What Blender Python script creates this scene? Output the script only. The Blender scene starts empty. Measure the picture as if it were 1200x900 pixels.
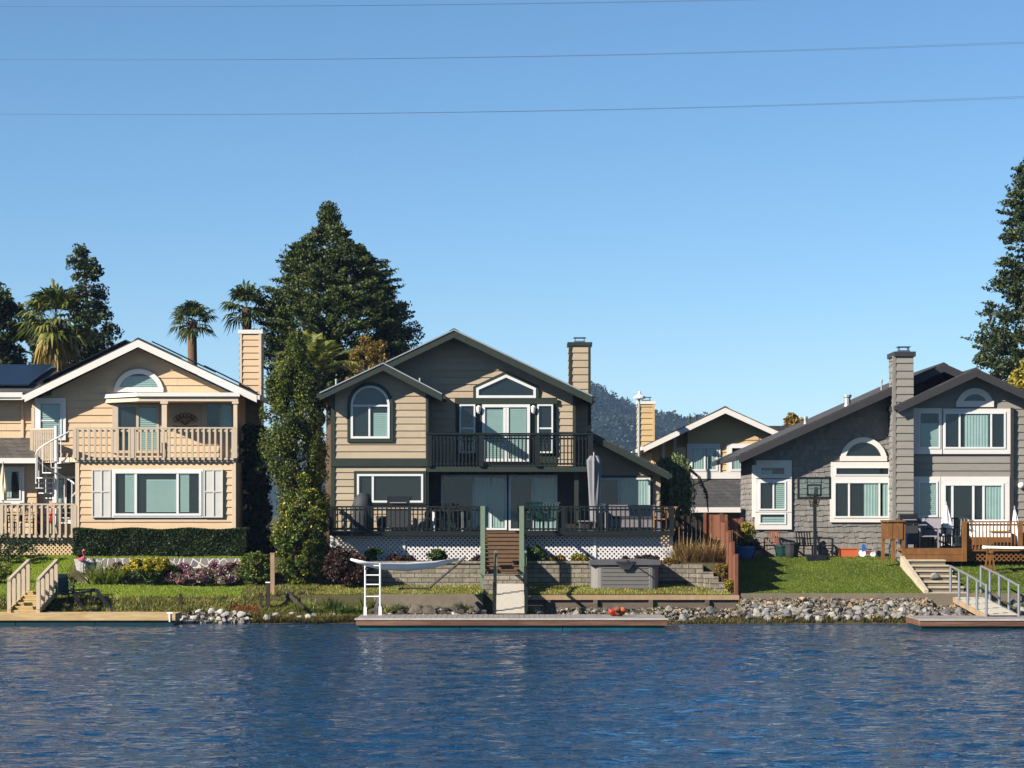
import bpy, bmesh, math, random
import numpy as np
from mathutils import Vector, Matrix
random.seed(7); RNG = np.random.default_rng(7)
sc = bpy.context.scene
COL = sc.collection
# ------------------------------------------------------------------ camera, sky, sun, exposure
F, HY, ZC = 2720.0, 600.0, 3.4          # focal length in photo pixels, horizon row, eye height above the water
cam_d = bpy.data.cameras.new('camera'); cam = bpy.data.objects.new('camera', cam_d); COL.objects.link(cam)
cam.location = (0, 0, ZC); cam.rotation_euler = (math.radians(90), 0, 0)
cam_d.sensor_width = 36; cam_d.lens = 36 * F / 1200; cam_d.shift_y = (HY - 450) / 1200
cam_d.clip_end = 12000; sc.camera = cam
SUN = Vector((0.86, 0.53, -0.60)).normalized()      # direction the light travels
world = bpy.data.worlds.new('World'); sc.world = world; world.use_nodes = True
wn = world.node_tree.nodes; bg = wn['Background']
sky = wn.new('ShaderNodeTexSky'); sky.sky_type = 'NISHITA'; sky.sun_disc = False
sky.sun_elevation = math.asin(-SUN.z); sky.sun_rotation = math.atan2(-SUN.x, -SUN.y)
sky.air_density = 1.0; sky.dust_density = 0.0; sky.ozone_density = 6.0; sky.altitude = 1200
hsv = wn.new('ShaderNodeHueSaturation'); hsv.inputs['Saturation'].default_value = 1.03; hsv.inputs['Hue'].default_value = .4945; hsv.inputs['Value'].default_value = 1.05
world.node_tree.links.new(sky.outputs[0], hsv.inputs['Color']); world.node_tree.links.new(hsv.outputs[0], bg.inputs[0]); bg.inputs[1].default_value = 0.05
sun_d = bpy.data.lights.new('sun', 'SUN'); sun_d.energy = 5.0; sun_d.angle = math.radians(0.53); sun_d.color = (1.0, 0.93, 0.83)
sun = bpy.data.objects.new('sun', sun_d); COL.objects.link(sun); sun.location = (-40, 0, 60)
sun.rotation_euler = SUN.to_track_quat('-Z', 'Y').to_euler()
sc.view_settings.view_transform = 'Standard'; sc.view_settings.look = 'None'
sc.view_settings.gamma = 1; sc.view_settings.exposure = 1.34; sc.view_settings.use_curve_mapping = False
sc.cycles.max_bounces = 6; sc.cycles.diffuse_bounces = 1; sc.cycles.glossy_bounces = 3; sc.cycles.transparent_max_bounces = 12
sc.cycles.transmission_bounces = 3; sc.cycles.caustics_reflective = False; sc.cycles.caustics_refractive = False
sc.cycles.use_denoising = True; sc.cycles.use_adaptive_sampling = False
# ------------------------------------------------------------------ helpers
def X(px, Y): return (px - 600) * Y / F
def Z(py, Y): return ZC - (py - HY) * Y / F
def P(px, py, Y): return (X(px, Y), Y, Z(py, Y))
def PX(pts, Y): return [(X(a, Y), Z(b, Y)) for a, b in pts]
def lin(h):
    c = [int(h[i:i + 2], 16) / 255 for i in (0, 2, 4)]
    return tuple((v / 12.92 if v <= .04045 else ((v + .055) / 1.055) ** 2.4) for v in c) + (1,)
def newmat(name):
    m = bpy.data.materials.new(name); m.use_nodes = True
    return m, m.node_tree.nodes, m.node_tree.links, m.node_tree.nodes['Principled BSDF']
def N(nodes, t, **kw):
    n = nodes.new(t)
    for k, v in kw.items():
        if k in n.inputs: n.inputs[k].default_value = v
        else: setattr(n, k, v)
    return n
def mat(name, hexc, rough=.7, var=.12, scale=3.0, stretch=(1, 1, 1), isl=0.0, obj=0.0, bump=0.0, bscale=40., metallic=0, spec=.3, dirt=None, dscale=.8):
    """plain painted / mineral surface: base colour, two scales of mottling, optional dirt colour, bump"""
    m, n, l, b = newmat(name)
    c = lin(hexc)
    tc = N(n, 'ShaderNodeTexCoord'); mp = N(n, 'ShaderNodeMapping'); mp.inputs['Scale'].default_value = stretch
    l.new(tc.outputs['Object'], mp.inputs[0])
    nz = N(n, 'ShaderNodeTexNoise', Scale=scale, Detail=6.0, Roughness=.65); l.new(mp.outputs[0], nz.inputs['Vector'])
    mr = N(n, 'ShaderNodeMapRange'); mr.inputs[1].default_value = .3; mr.inputs[2].default_value = .7
    mr.inputs[3].default_value = 1 - var; mr.inputs[4].default_value = 1 + var; l.new(nz.outputs[0], mr.inputs[0])
    mx = N(n, 'ShaderNodeMix', data_type='RGBA', blend_type='MULTIPLY'); mx.inputs[0].default_value = 1
    mx.inputs[6].default_value = c; l.new(mr.outputs[0], mx.inputs[7])
    out = mx.outputs[2]
    if isl:
        ge = N(n, 'ShaderNodeNewGeometry'); m3 = N(n, 'ShaderNodeMapRange'); m3.inputs[3].default_value = 1 - isl; m3.inputs[4].default_value = 1 + isl; l.new(ge.outputs['Random Per Island'], m3.inputs[0])
        m4 = N(n, 'ShaderNodeMix', data_type='RGBA', blend_type='MULTIPLY'); m4.inputs[0].default_value = 1; l.new(out, m4.inputs[6]); l.new(m3.outputs[0], m4.inputs[7]); out = m4.outputs[2]
    if obj:
        oi = N(n, 'ShaderNodeObjectInfo'); m5 = N(n, 'ShaderNodeMapRange'); m5.inputs[3].default_value = 1 - obj; m5.inputs[4].default_value = 1 + obj * .6; l.new(oi.outputs['Random'], m5.inputs[0])
        m6 = N(n, 'ShaderNodeMix', data_type='RGBA', blend_type='MULTIPLY'); m6.inputs[0].default_value = 1; l.new(out, m6.inputs[6]); l.new(m5.outputs[0], m6.inputs[7]); out = m6.outputs[2]
    if dirt:
        nd = N(n, 'ShaderNodeTexNoise', Scale=dscale, Detail=8.0, Roughness=.7); l.new(mp.outputs[0], nd.inputs['Vector'])
        rd = N(n, 'ShaderNodeMapRange'); rd.inputs[1].default_value = .48; rd.inputs[2].default_value = .68; rd.inputs[4].default_value = .8
        l.new(nd.outputs[0], rd.inputs[0])
        m2 = N(n, 'ShaderNodeMix', data_type='RGBA'); l.new(rd.outputs[0], m2.inputs[0]); l.new(out, m2.inputs[6]); m2.inputs[7].default_value = lin(dirt)
        out = m2.outputs[2]
    l.new(out, b.inputs['Base Color'])
    b.inputs['Roughness'].default_value = rough; b.inputs['Metallic'].default_value = metallic
    b.inputs['Specular IOR Level'].default_value = spec
    if bump:
        nb = N(n, 'ShaderNodeTexNoise', Scale=bscale, Detail=5.0); l.new(mp.outputs[0], nb.inputs['Vector'])
        bp = N(n, 'ShaderNodeBump', Strength=bump, Distance=.03); l.new(nb.outputs[0], bp.inputs['Height']); l.new(bp.outputs[0], b.inputs['Normal'])
    return m
def leafmat(name, stops, rough=.55, trans=.25):
    """foliage: every leaf takes its own tone out of a ramp, plus a slow drift through the plant"""
    m, n, l, b = newmat(name)
    g = N(n, 'ShaderNodeNewGeometry'); tc = N(n, 'ShaderNodeTexCoord')
    nz = N(n, 'ShaderNodeTexNoise', Scale=.9, Detail=3.0); l.new(tc.outputs['Object'], nz.inputs['Vector'])
    ad = N(n, 'ShaderNodeMath', operation='MULTIPLY_ADD'); l.new(nz.outputs[0], ad.inputs[0]); ad.inputs[1].default_value = 1.2; ad.inputs[2].default_value = -.6
    a2 = N(n, 'ShaderNodeMath', operation='ADD'); l.new(g.outputs['Random Per Island'], a2.inputs[0]); l.new(ad.outputs[0], a2.inputs[1])
    cr = N(n, 'ShaderNodeValToRGB'); l.new(a2.outputs[0], cr.inputs[0])
    e = cr.color_ramp.elements
    e[0].position = stops[0][0]; e[0].color = lin(stops[0][1]); e[1].position = stops[-1][0]; e[1].color = lin(stops[-1][1])
    for p, c in stops[1:-1]:
        q = e.new(p); q.color = lin(c)
    l.new(cr.outputs[0], b.inputs['Base Color']); b.inputs['Roughness'].default_value = rough; b.inputs['Specular IOR Level'].default_value = .3
    t = N(n, 'ShaderNodeBsdfTranslucent'); l.new(cr.outputs[0], t.inputs[0])
    ms = N(n, 'ShaderNodeMixShader'); ms.inputs[0].default_value = trans
    l.new(b.outputs[0], ms.inputs[1]); l.new(t.outputs[0], ms.inputs[2]); l.new(ms.outputs[0], n['Material Output'].inputs[0])
    return m
ROOT = {}
def rootloc(o):
    while o.parent: o = o.parent
    return ROOT.get(o.name, Vector((0, 0, 0)))
class MB:
    def __init__(s): s.v = []; s.f = []
    def add(s, vs, fs):
        o = len(s.v); s.v += [tuple(p) for p in vs]; s.f += [tuple(i + o for i in f) for f in fs]; return s
    def box(s, x0, x1, y0, y1, z0, z1):
        return s.add([(x0, y0, z0), (x1, y0, z0), (x1, y1, z0), (x0, y1, z0), (x0, y0, z1), (x1, y0, z1), (x1, y1, z1), (x0, y1, z1)],
                     [(0, 3, 2, 1), (4, 5, 6, 7), (0, 1, 5, 4), (1, 2, 6, 5), (2, 3, 7, 6), (3, 0, 4, 7)])
    def prism(s, pts, y0, y1):
        n = len(pts)
        return s.add([(x, y0, z) for x, z in pts] + [(x, y1, z) for x, z in pts],
                     [tuple(range(n)), tuple(range(2 * n - 1, n - 1, -1))] + [(i, (i + 1) % n, n + (i + 1) % n, n + i) for i in range(n)])
    def plan(s, pts, z0, z1):
        n = len(pts)
        return s.add([(x, y, z0) for x, y in pts] + [(x, y, z1) for x, y in pts],
                     [tuple(range(n)), tuple(range(2 * n - 1, n - 1, -1))] + [(i, (i + 1) % n, n + (i + 1) % n, n + i) for i in range(n)])
    def ring(s, outer, inner, y0, y1, closed=False):
        """band between two equally long XZ outlines, given thickness in Y"""
        n = len(outer)
        vs = [(x, y0, z) for x, z in outer] + [(x, y0, z) for x, z in inner] + [(x, y1, z) for x, z in outer] + [(x, y1, z) for x, z in inner]
        fs = []
        for i in range(n if closed else n - 1):
            j = (i + 1) % n
            fs += [(i, j, n + j, n + i), (2 * n + i, 3 * n + i, 3 * n + j, 2 * n + j), (i, 2 * n + i, 2 * n + j, j), (n + i, n + j, 3 * n + j, 3 * n + i)]
        if not closed: fs += [(0, n, 3 * n, 2 * n), (n - 1, 3 * n - 1, 4 * n - 1, 2 * n - 1)]
        return s.add(vs, fs)
    def bar(s, p, q, w, h=None, up=(0, 0, 1)):
        """square bar from p to q"""
        p, q = Vector(p), Vector(q); h = h or w; d = (q - p).normalized(); u = Vector(up)
        if abs(d.dot(u)) > .98: u = Vector((0, 1, 0))
        a = d.cross(u).normalized() * w / 2; b = a.cross(d).normalized() * h / 2
        vs = [p - a - b, p + a - b, p + a + b, p - a + b, q - a - b, q + a - b, q + a + b, q - a + b]
        return s.add(vs, [(0, 3, 2, 1), (4, 5, 6, 7), (0, 1, 5, 4), (1, 2, 6, 5), (2, 3, 7, 6), (3, 0, 4, 7)])
    def tube(s, pts, r, n=8):
        pts = [Vector(p) for p in pts]; m = len(pts); rr = r if hasattr(r, '__len__') else [r] * m
        vs = []; fs = []
        for i, p in enumerate(pts):
            d = (pts[min(i + 1, m - 1)] - pts[max(i - 1, 0)]).normalized()
            u = Vector((0, 0, 1)) if abs(d.z) < .9 else Vector((0, 1, 0))
            a = d.cross(u).normalized(); b = a.cross(d).normalized()
            for k in range(n):
                t = 2 * math.pi * k / n; vs.append(p + (a * math.cos(t) + b * math.sin(t)) * rr[i])
        for i in range(m - 1):
            for k in range(n):
                fs.append((i * n + k, i * n + (k + 1) % n, (i + 1) * n + (k + 1) % n, (i + 1) * n + k))
        fs += [tuple(range(n - 1, -1, -1)), tuple(range((m - 1) * n, m * n))]
        return s.add(vs, fs)
    def lathe(s, c, prof, n=14, sx=1, sy=1):
        """prof: (radius, z) from the bottom up, about the vertical through c"""
        vs = []; fs = []; m = len(prof)
        for r, z in prof:
            for k in range(n):
                t = 2 * math.pi * k / n; vs.append((c[0] + r * sx * math.cos(t), c[1] + r * sy * math.sin(t), c[2] + z))
        for i in range(m - 1):
            for k in range(n): fs.append((i * n + k, i * n + (k + 1) % n, (i + 1) * n + (k + 1) % n, (i + 1) * n + k))
        fs += [tuple(range(n - 1, -1, -1)), tuple(range((m - 1) * n, m * n))]
        return s.add(vs, fs)
    def build(s, name, m, parent=None, label=None, smooth=False, loc=None, fix=True):
        L = rootloc(parent) if parent else Vector(loc or (0, 0, 0))
        me = bpy.data.meshes.new(name); me.from_pydata([(v[0] - L.x, v[1] - L.y, v[2] - L.z) for v in s.v], [], s.f)
        if fix:
            bm = bmesh.new(); bm.from_mesh(me); bmesh.ops.recalc_face_normals(bm, faces=bm.faces); bm.to_mesh(me); bm.free()
        if smooth: me.polygons.foreach_set('use_smooth', [True] * len(me.polygons))
        return link(name, me, m, parent, label, loc)
def link(name, me, m, parent=None, label=None, loc=None):
    o = bpy.data.objects.new(name, me); COL.objects.link(o); me.materials.append(m)
    if parent: o.parent = parent
    else:
        o.location = loc or (0, 0, 0); ROOT[o.name] = Vector(loc or (0, 0, 0))
    if label: o['label'] = label
    return o
def tag(o, label=None, cat=None, group=None, kind=None):
    for k, v in (('label', label), ('category', cat), ('group', group), ('kind', kind)):
        if v: o[k] = v
    return o
def thing(name, label, cat, loc, group=None):
    o = bpy.data.objects.new(name, None); COL.objects.link(o); o.location = loc; o.empty_display_size = .3
    ROOT[o.name] = Vector(loc); return tag(o, label, cat, group)
def dup(root, loc, rz=0, label=None, scale=None, m=None):
    r = root.copy(); COL.objects.link(r); r.location = loc; r.rotation_euler = (0, 0, rz); ROOT[r.name] = Vector(loc)
    if label: r['label'] = label
    if scale: r.scale = scale
    for ch in list(root.children):
        c = ch.copy(); COL.objects.link(c); c.parent = r
        for g in list(ch.children):
            d = g.copy(); COL.objects.link(d); d.parent = c
    return r
def clip(poly, ax, val, ge):
    out = []
    for i in range(len(poly)):
        a, b = poly[i], poly[(i + 1) % len(poly)]
        ia = (a[ax] >= val) if ge else (a[ax] <= val); ib = (b[ax] >= val) if ge else (b[ax] <= val)
        if ia: out.append(a)
        if ia != ib:
            t = (val - a[ax]) / (b[ax] - a[ax]); out.append((a[0] + t * (b[0] - a[0]), a[1] + t * (b[1] - a[1])))
    return out
def area(p): return abs(sum(p[i][0] * p[(i + 1) % len(p)][1] - p[(i + 1) % len(p)][0] * p[i][1] for i in range(len(p)))) / 2
def lap(mb, poly, tf, expo, z0=0, lip=.03, shingle=None):
    """overlapping boards (or shingles) over a convex outline; tf(u, z, off) gives the point standing off the wall by off"""
    zs = [p[1] for p in poly]; us = [p[0] for p in poly]
    z = z0 + math.floor((min(zs) - z0) / expo) * expo
    while z < max(zs):
        row = clip(clip(poly, 1, z, True), 1, z + expo, False)
        if len(row) >= 3 and area(row) > 1e-4:
            pieces = []; u = min(us) - random.random() * 2.4
            while u < max(us) and not shingle:
                w = random.uniform(2.2, 4.4); q = clip(clip(row, 0, u, True), 0, u + w - .004, False); u += w
                if len(q) >= 3 and area(q) > 1e-4: pieces.append((q, lip, z))
            if shingle:
                pieces = []; u = min(us) - random.random() * .3
                while u < max(us):
                    w = random.uniform(*shingle); q = clip(clip(row, 0, u, True), 0, u + w - .005, False); u += w
                    if len(q) >= 3 and area(q) > 1e-4:
                        pieces.append((q, lip * random.uniform(.6, 1.25), z + random.uniform(-.02, .05)))
            for q, lp, zb in pieces:
                if shingle: q = [(a, max(b, zb) if b < z + expo * .4 else b) for a, b in q]
                zlo = min(b for a, b in q)
                mb.add([tf(a, b, lp * (1 - (b - z) / expo) + .003) for a, b in q], [tuple(range(len(q)))])
                for i in range(len(q)):
                    a, b = q[i], q[(i + 1) % len(q)]
                    if abs(a[1] - zlo) < 1e-5 and abs(b[1] - zlo) < 1e-5 and abs(a[0] - b[0]) > .01:
                        o = lp * (1 - (zlo - z) / expo) + .003
                        mb.add([tf(a[0], zlo, o), tf(b[0], zlo, o), tf(b[0], zlo, 0), tf(a[0], zlo, 0)], [(0, 1, 2, 3)])
        z += expo
    return mb
def front(Y): return lambda u, z, o: (u, Y - o, z)
def leftface(x): return lambda u, z, o: (x - o, u, z)
def arch(cx, cz, rx, rz, n=20, a0=180, a1=0):
    return [(cx + rx * math.cos(math.radians(a0 + (a1 - a0) * i / n)), cz + rz * math.sin(math.radians(a0 + (a1 - a0) * i / n))) for i in range(n + 1)]
# ------------------------------------------------------------------ materials
M = {}
def dm(k, *a, **kw): M[k] = mat(k, *a, **kw)
dm('peach_siding', 'b49a7b', .75, .07, 2.0, (1, 1, 4), isl=.06); dm('peach_trim', 'b3a08a', .7, .06)
dm('white_paint', 'bcbcba', .55, .04, 4); dm('cream_paint', 'a39480', .6, .06, 6); dm('shutter_grey', 'aeaba4', .6, .05)
dm('taupe_siding', '958670', .75, .07, 2.0, (1, 1, 4), isl=.06); dm('green_trim', '222a22', .55, .12); dm('sage_post', '5f6d5a', .6, .1, 8)
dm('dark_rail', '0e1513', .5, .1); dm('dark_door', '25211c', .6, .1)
dm('grey_siding', '767169', .8, .09, 2.0, (1, 1, 4), isl=.06); dm('grey_shingle', '6d6963', .85, .2, 7, (1, 1, 2), isl=.14); dm('dark_fascia', '2b2a2b', .6, .1)
dm('yellow_siding', 'a88f66', .75, .06, 2, (1, 1, 4), isl=.06); dm('white_trim', 'bdb8b1', .6, .04)
dm('redwood', '66431f', .65, .28, 6, (1, 1, .4)); dm('redwood_old', '5c3524', .75, .3, 5, (1, 1, .4)); dm('step_brown', '5a442f', .7, .15, 8)
dm('grey_metal', '8b8f93', .35, .08, 5, metallic=.6); dm('white_metal', 'd2d2d0', .35, .04); dm('black_metal', '17181a', .4, .1, 8)
dm('dark_cover', '2a2c2f', .7, .15, 6); dm('tub_grey', '55524f', .6, .1, 5, (1, 1, 8)); dm('tub_corner', '6d6966', .55, .06); dm('tub_cover', '49474a', .6, .15, 5)
dm('dock_tan', 'a28a62', .75, .2, 5, (.4, 1, 3), dirt='8a6a40', dscale=1.5); dm('dock_plank', '78716b', .8, .2, 6, dirt='5c534b', dscale=2.5); dm('dock_white', '98938f', .7, .15, 6, dirt='8b7d74', dscale=2.5); dm('dock_brown', '523626', .75, .25, 5, (.3, 1, 3), dirt='7a5a44', dscale=1.2)
dm('float_teal', '0e4650', .45, .3, 3, (.6, 1, 2), dirt='06252b', dscale=1.2); dm('float_dark', '0b2a2e', .45, .3, 3)
dm('ramp_tan', 'a88f5e', .7, .12, 6); dm('ramp_white', 'a69f92', .7, .12, 6, (4, 1, 1))
dm('concrete', '665c4e', .9, .16, 3, bump=.3, bscale=14, dirt='5e564a', dscale=1.1); dm('bulkhead', '574c41', .9, .25, 3, (.3, 1, 2), dirt='2f2a25', dscale=1.2)
dm('step_pale', '9c917b', .9, .14, 4); dm('soil', '35281d', .95, .3, 5, bump=.5); dm('mulch', '6e2415', .95, .35, 14, bump=.6)
dm('orange_clay', 'a6502c', .8, .1); dm('canvas_grey', '68686b', .8, .08); dm('canvas_cream', 'c3b49c', .8, .08); dm('canvas_white', 'd3d1cc', .8, .06)
dm('interior_dark', '0d0f11', .8, .2); dm('blind_pale', '8f9c95', .7, .05); dm('curtain_pale', '98a5a0', .8, .08); dm('screen_dark', '15181c', .6, .1); dm('interior_warm', '2a241d', .8, .4, 2)
dm('solar_black', '0b0c10', .25, .15, 3); dm('trunk_bark', '4a3a2c', .9, .3, 6, (1, 1, .3), bump=.6); dm('palm_bark', '5f4a36', .95, .35, 9, (1, 1, 3), bump=.8)
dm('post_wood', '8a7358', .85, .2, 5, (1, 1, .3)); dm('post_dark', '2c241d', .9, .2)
dm('life_red', '8a2310', .6, .2); dm('flamingo_pink', 'a85460', .5, .1); dm('blue_plastic', '28548c', .4, .1); dm('green_plastic', '15302b', .45, .15)
dm('wicker_grey', '6a666a', .7, .2, 20); dm('rock_pale', '7d7971', .9, .25, 9, bump=.5, bscale=20, obj=.5); dm('rock_tan', '867259', .9, .22, 9, bump=.5, bscale=20, obj=.5)
dm('rock_grey', '6c6a68', .9, .3, 9, bump=.5, bscale=20, obj=.5); dm('rock_dark', '4c443b', .9, .3, 7, bump=.5, bscale=20, obj=.5); dm('rock_white', '938f88', .9, .2, 9, bump=.4, bscale=20, obj=.5)
dm('wire', '55677d', .5, .05); dm('yellow_cloth', 'b5902c', .8, .1); dm('galvanised', 'a0a2a3', .35, .08, metallic=.5)
dm('white_plastic', 'd8d8d4', .4, .03); dm('red_plastic', 'a02020', .4, .05); dm('flue_steel', '6d7680', .3, .1, metallic=.7); dm('lattice_white', 'bab6b3', .65, .05, 6); dm('lattice_tan', 'b59d78', .7, .06, 6)
def masonry(name, c1, c2, mortar, bw, bh, ms=.02, offset=.5, bump=.8):
    m, n, l, b = newmat(name)
    tc = N(n, 'ShaderNodeTexCoord'); sp = N(n, 'ShaderNodeSeparateXYZ'); cb = N(n, 'ShaderNodeCombineXYZ'); ad = N(n, 'ShaderNodeMath', operation='ADD')
    l.new(tc.outputs['Object'], sp.inputs[0]); l.new(sp.outputs[0], ad.inputs[0]); l.new(sp.outputs[1], ad.inputs[1]); l.new(ad.outputs[0], cb.inputs[0]); l.new(sp.outputs[2], cb.inputs[1])
    br = N(n, 'ShaderNodeTexBrick', Scale=1.0); br.offset = offset
    br.inputs['Brick Width'].default_value = bw; br.inputs['Row Height'].default_value = bh; br.inputs['Mortar Size'].default_value = ms; br.inputs['Mortar Smooth'].default_value = .3
    br.inputs['Color1'].default_value = lin(c1); br.inputs['Color2'].default_value = lin(c2); br.inputs['Mortar'].default_value = lin(mortar)
    l.new(cb.outputs[0], br.inputs['Vector'])
    nz = N(n, 'ShaderNodeTexNoise', Scale=6.0, Detail=7.0, Roughness=.7); l.new(tc.outputs['Object'], nz.inputs['Vector'])
    mr = N(n, 'ShaderNodeMapRange'); mr.inputs[1].default_value = .3; mr.inputs[2].default_value = .7; mr.inputs[3].default_value = .7; mr.inputs[4].default_value = 1.25; l.new(nz.outputs[0], mr.inputs[0])
    mx = N(n, 'ShaderNodeMix', data_type='RGBA', blend_type='MULTIPLY'); mx.inputs[0].default_value = 1; l.new(br.outputs[0], mx.inputs[6]); l.new(mr.outputs[0], mx.inputs[7])
    l.new(mx.outputs[2], b.inputs['Base Color']); b.inputs['Roughness'].default_value = .9
    su = N(n, 'ShaderNodeMath', operation='SUBTRACT'); l.new(nz.outputs[0], su.inputs[0]); l.new(br.outputs['Fac'], su.inputs[1])
    bp = N(n, 'ShaderNodeBump', Strength=bump, Distance=.04); l.new(su.outputs[0], bp.inputs['Height']); l.new(bp.outputs[0], b.inputs['Normal'])
    M[name] = m
masonry('block_wall', '7f7767', '675f52', '3e382f', .45, .15, .012)
masonry('roof_shingle', '3a3838', '2a2929', '1c1b1b', .32, .14, .01, bump=.5)
masonry('roof_brown', '4a433c', '3a342e', '25211d', .32, .14, .01, bump=.5)
masonry('fence_board', '704326', '5c361d', '1f0f08', .15, 30, .008, 0)
masonry('fence_aged', '69402c', '543225', '1a0f0a', .15, 30, .008, 0)
def flagstone():
    m, n, l, b = newmat('flagstone')
    tc = N(n, 'ShaderNodeTexCoord'); v = N(n, 'ShaderNodeTexVoronoi', Scale=3.6, feature='DISTANCE_TO_EDGE'); v2 = N(n, 'ShaderNodeTexVoronoi', Scale=3.6)
    l.new(tc.outputs['Object'], v.inputs['Vector']); l.new(tc.outputs['Object'], v2.inputs['Vector'])
    cr = N(n, 'ShaderNodeValToRGB'); l.new(v.outputs[0], cr.inputs[0]); cr.color_ramp.elements[0].position = .04; cr.color_ramp.elements[1].position = .07
    hs = N(n, 'ShaderNodeMix', data_type='RGBA'); l.new(v2.outputs['Color'], hs.inputs[0]); hs.inputs[6].default_value = lin('4e4b4c'); hs.inputs[7].default_value = lin('78706b')
    mx = N(n, 'ShaderNodeMix', data_type='RGBA'); l.new(cr.outputs[0], mx.inputs[0]); mx.inputs[6].default_value = lin('b5b0a8'); l.new(hs.outputs[2], mx.inputs[7])
    l.new(mx.outputs[2], b.inputs['Base Color']); b.inputs['Roughness'].default_value = .9
    bp = N(n, 'ShaderNodeBump', Strength=.6, Distance=.03); l.new(cr.outputs[0], bp.inputs['Height']); l.new(bp.outputs[0], b.inputs['Normal'])
    M['flagstone'] = m
flagstone()
def glass():
    m, n, l, b = newmat('window_glass'); n.remove(b)
    t = N(n, 'ShaderNodeBsdfTransparent'); t.inputs[0].default_value = (.78, .87, .86, 1)
    g = N(n, 'ShaderNodeBsdfGlossy'); g.inputs['Roughness'].default_value = .02; g.inputs['Color'].default_value = (.75, .88, 1, 1)
    tc = N(n, 'ShaderNodeTexCoord'); nz = N(n, 'ShaderNodeTexNoise', Scale=1.2, Detail=1.0); l.new(tc.outputs['Object'], nz.inputs['Vector'])
    bp = N(n, 'ShaderNodeBump', Strength=.08, Distance=.05); l.new(nz.outputs[0], bp.inputs['Height']); l.new(bp.outputs[0], g.inputs['Normal'])
    lw = N(n, 'ShaderNodeLayerWeight', Blend=.5); pw = N(n, 'ShaderNodeMath', operation='POWER'); pw.inputs[1].default_value = 5; l.new(lw.outputs['Facing'], pw.inputs[0]); f = N(n, 'ShaderNodeMath', operation='MULTIPLY_ADD'); f.inputs[1].default_value = .93; f.inputs[2].default_value = .05; l.new(pw.outputs[0], f.inputs[0]); ms = N(n, 'ShaderNodeMixShader')
    l.new(f.outputs[0], ms.inputs[0]); l.new(t.outputs[0], ms.inputs[1]); l.new(g.outputs[0], ms.inputs[2]); l.new(ms.outputs[0], n['Material Output'].inputs[0])
    M['glass'] = m
glass()
def grassmat(name, a, b_, c, sc1=.5):
    m, n, l, b = newmat(name)
    tc = N(n, 'ShaderNodeTexCoord'); z1 = N(n, 'ShaderNodeTexNoise', Scale=sc1, Detail=4.0); z2 = N(n, 'ShaderNodeTexNoise', Scale=28.0, Detail=6.0, Roughness=.75)
    l.new(tc.outputs['Object'], z1.inputs['Vector']); l.new(tc.outputs['Object'], z2.inputs['Vector'])
    cr = N(n, 'ShaderNodeValToRGB'); e = cr.color_ramp.elements; e[0].position = .36; e[0].color = lin(a); e[1].position = .66; e[1].color = lin(c); q = e.new(.5); q.color = lin(b_)
    ad = N(n, 'ShaderNodeMix', data_type='FLOAT'); ad.inputs[0].default_value = .5; l.new(z1.outputs[0], ad.inputs[2]); l.new(z2.outputs[0], ad.inputs[3])
    l.new(ad.outputs[0], cr.inputs[0]); l.new(cr.outputs[0], b.inputs['Base Color']); b.inputs['Roughness'].default_value = .9; b.inputs['Specular IOR Level'].default_value = .1
    bp = N(n, 'ShaderNodeBump', Strength=.9, Distance=.06); l.new(z2.outputs[0], bp.inputs['Height']); l.new(bp.outputs[0], b.inputs['Normal'])
    M[name] = m
grassmat('lawn_right', '333f0e', '4a5814', '626c1e'); grassmat('lawn_left', '475612', '5f7016', '788222'); grassmat('lawn_middle', '4b4f1c', '6b6b28', '85803a'); grassmat('ground_mix', '3a3a22', '4c4630', '5a5238', .2)
grassmat('bank', '3a3f18', '545522', '6a6238', .8)
M['grass_blade'] = leafmat('grass_blade', [(0, '37440f'), (.5, '525e18'), (1, '707826')]); M['grass_left'] = leafmat('grass_left', [(0, '4a5a12'), (.5, '66771b'), (1, '878f2e')])
M['grass_mid'] = leafmat('grass_mid', [(0, '4f521c'), (.5, '73722c'), (1, '948c46')]); M['bank_grass'] = leafmat('bank_grass', [(0, '43471a'), (.5, '636427'), (1, '857c42')])
M['shore_weed'] = leafmat('shore_weed', [(0, '2e2c12'), (.5, '4a4718'), (1, '6e5b2a')])
M['conifer'] = leafmat('conifer', [(0, '18240c'), (.5, '313f15'), (1, '565f24')]); M['oak'] = leafmat('oak', [(0, '182010'), (.5, '2a3619'), (1, '495428')])
M['juniper'] = leafmat('juniper', [(0, '25310e'), (.5, '3f4b17'), (1, '6c7126')]); M['citrus'] = leafmat('citrus', [(0, '20300e'), (.45, '364a16'), (.72, '5e6a22'), (1, 'a8962a')])
M['hedge'] = leafmat('hedge', [(0, '17220d'), (.5, '263616'), (1, '3a4c20')]); M['yellow_shrub'] = leafmat('yellow_shrub', [(0, '6d6a14'), (.5, '9c8c1a'), (1, 'bfa523')])
M['green_leaf'] = leafmat('green_leaf', [(0, '22340f'), (.5, '3a4f1a'), (1, '5f7029')]); M['flax'] = leafmat('flax', [(0, '3a4a16'), (.5, '6a7528'), (1, 'a3a455')])
M['pink_flower'] = leafmat('pink_flower', [(0, '5b2f3c'), (.4, '8d4f66'), (.75, 'a87488'), (1, 'c9bcc0')]); M['purple_leaf'] = leafmat('purple_leaf', [(0, '1f1413'), (.5, '36211c'), (1, '523a2b')])
M['dry_grass'] = leafmat('dry_grass', [(0, '3f2f1a'), (.5, '7d6138'), (1, 'ae9360')]); M['palm'] = leafmat('palm', [(0, '26320f'), (.5, '46511c'), (1, '77752f')], trans=.3)
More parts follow.
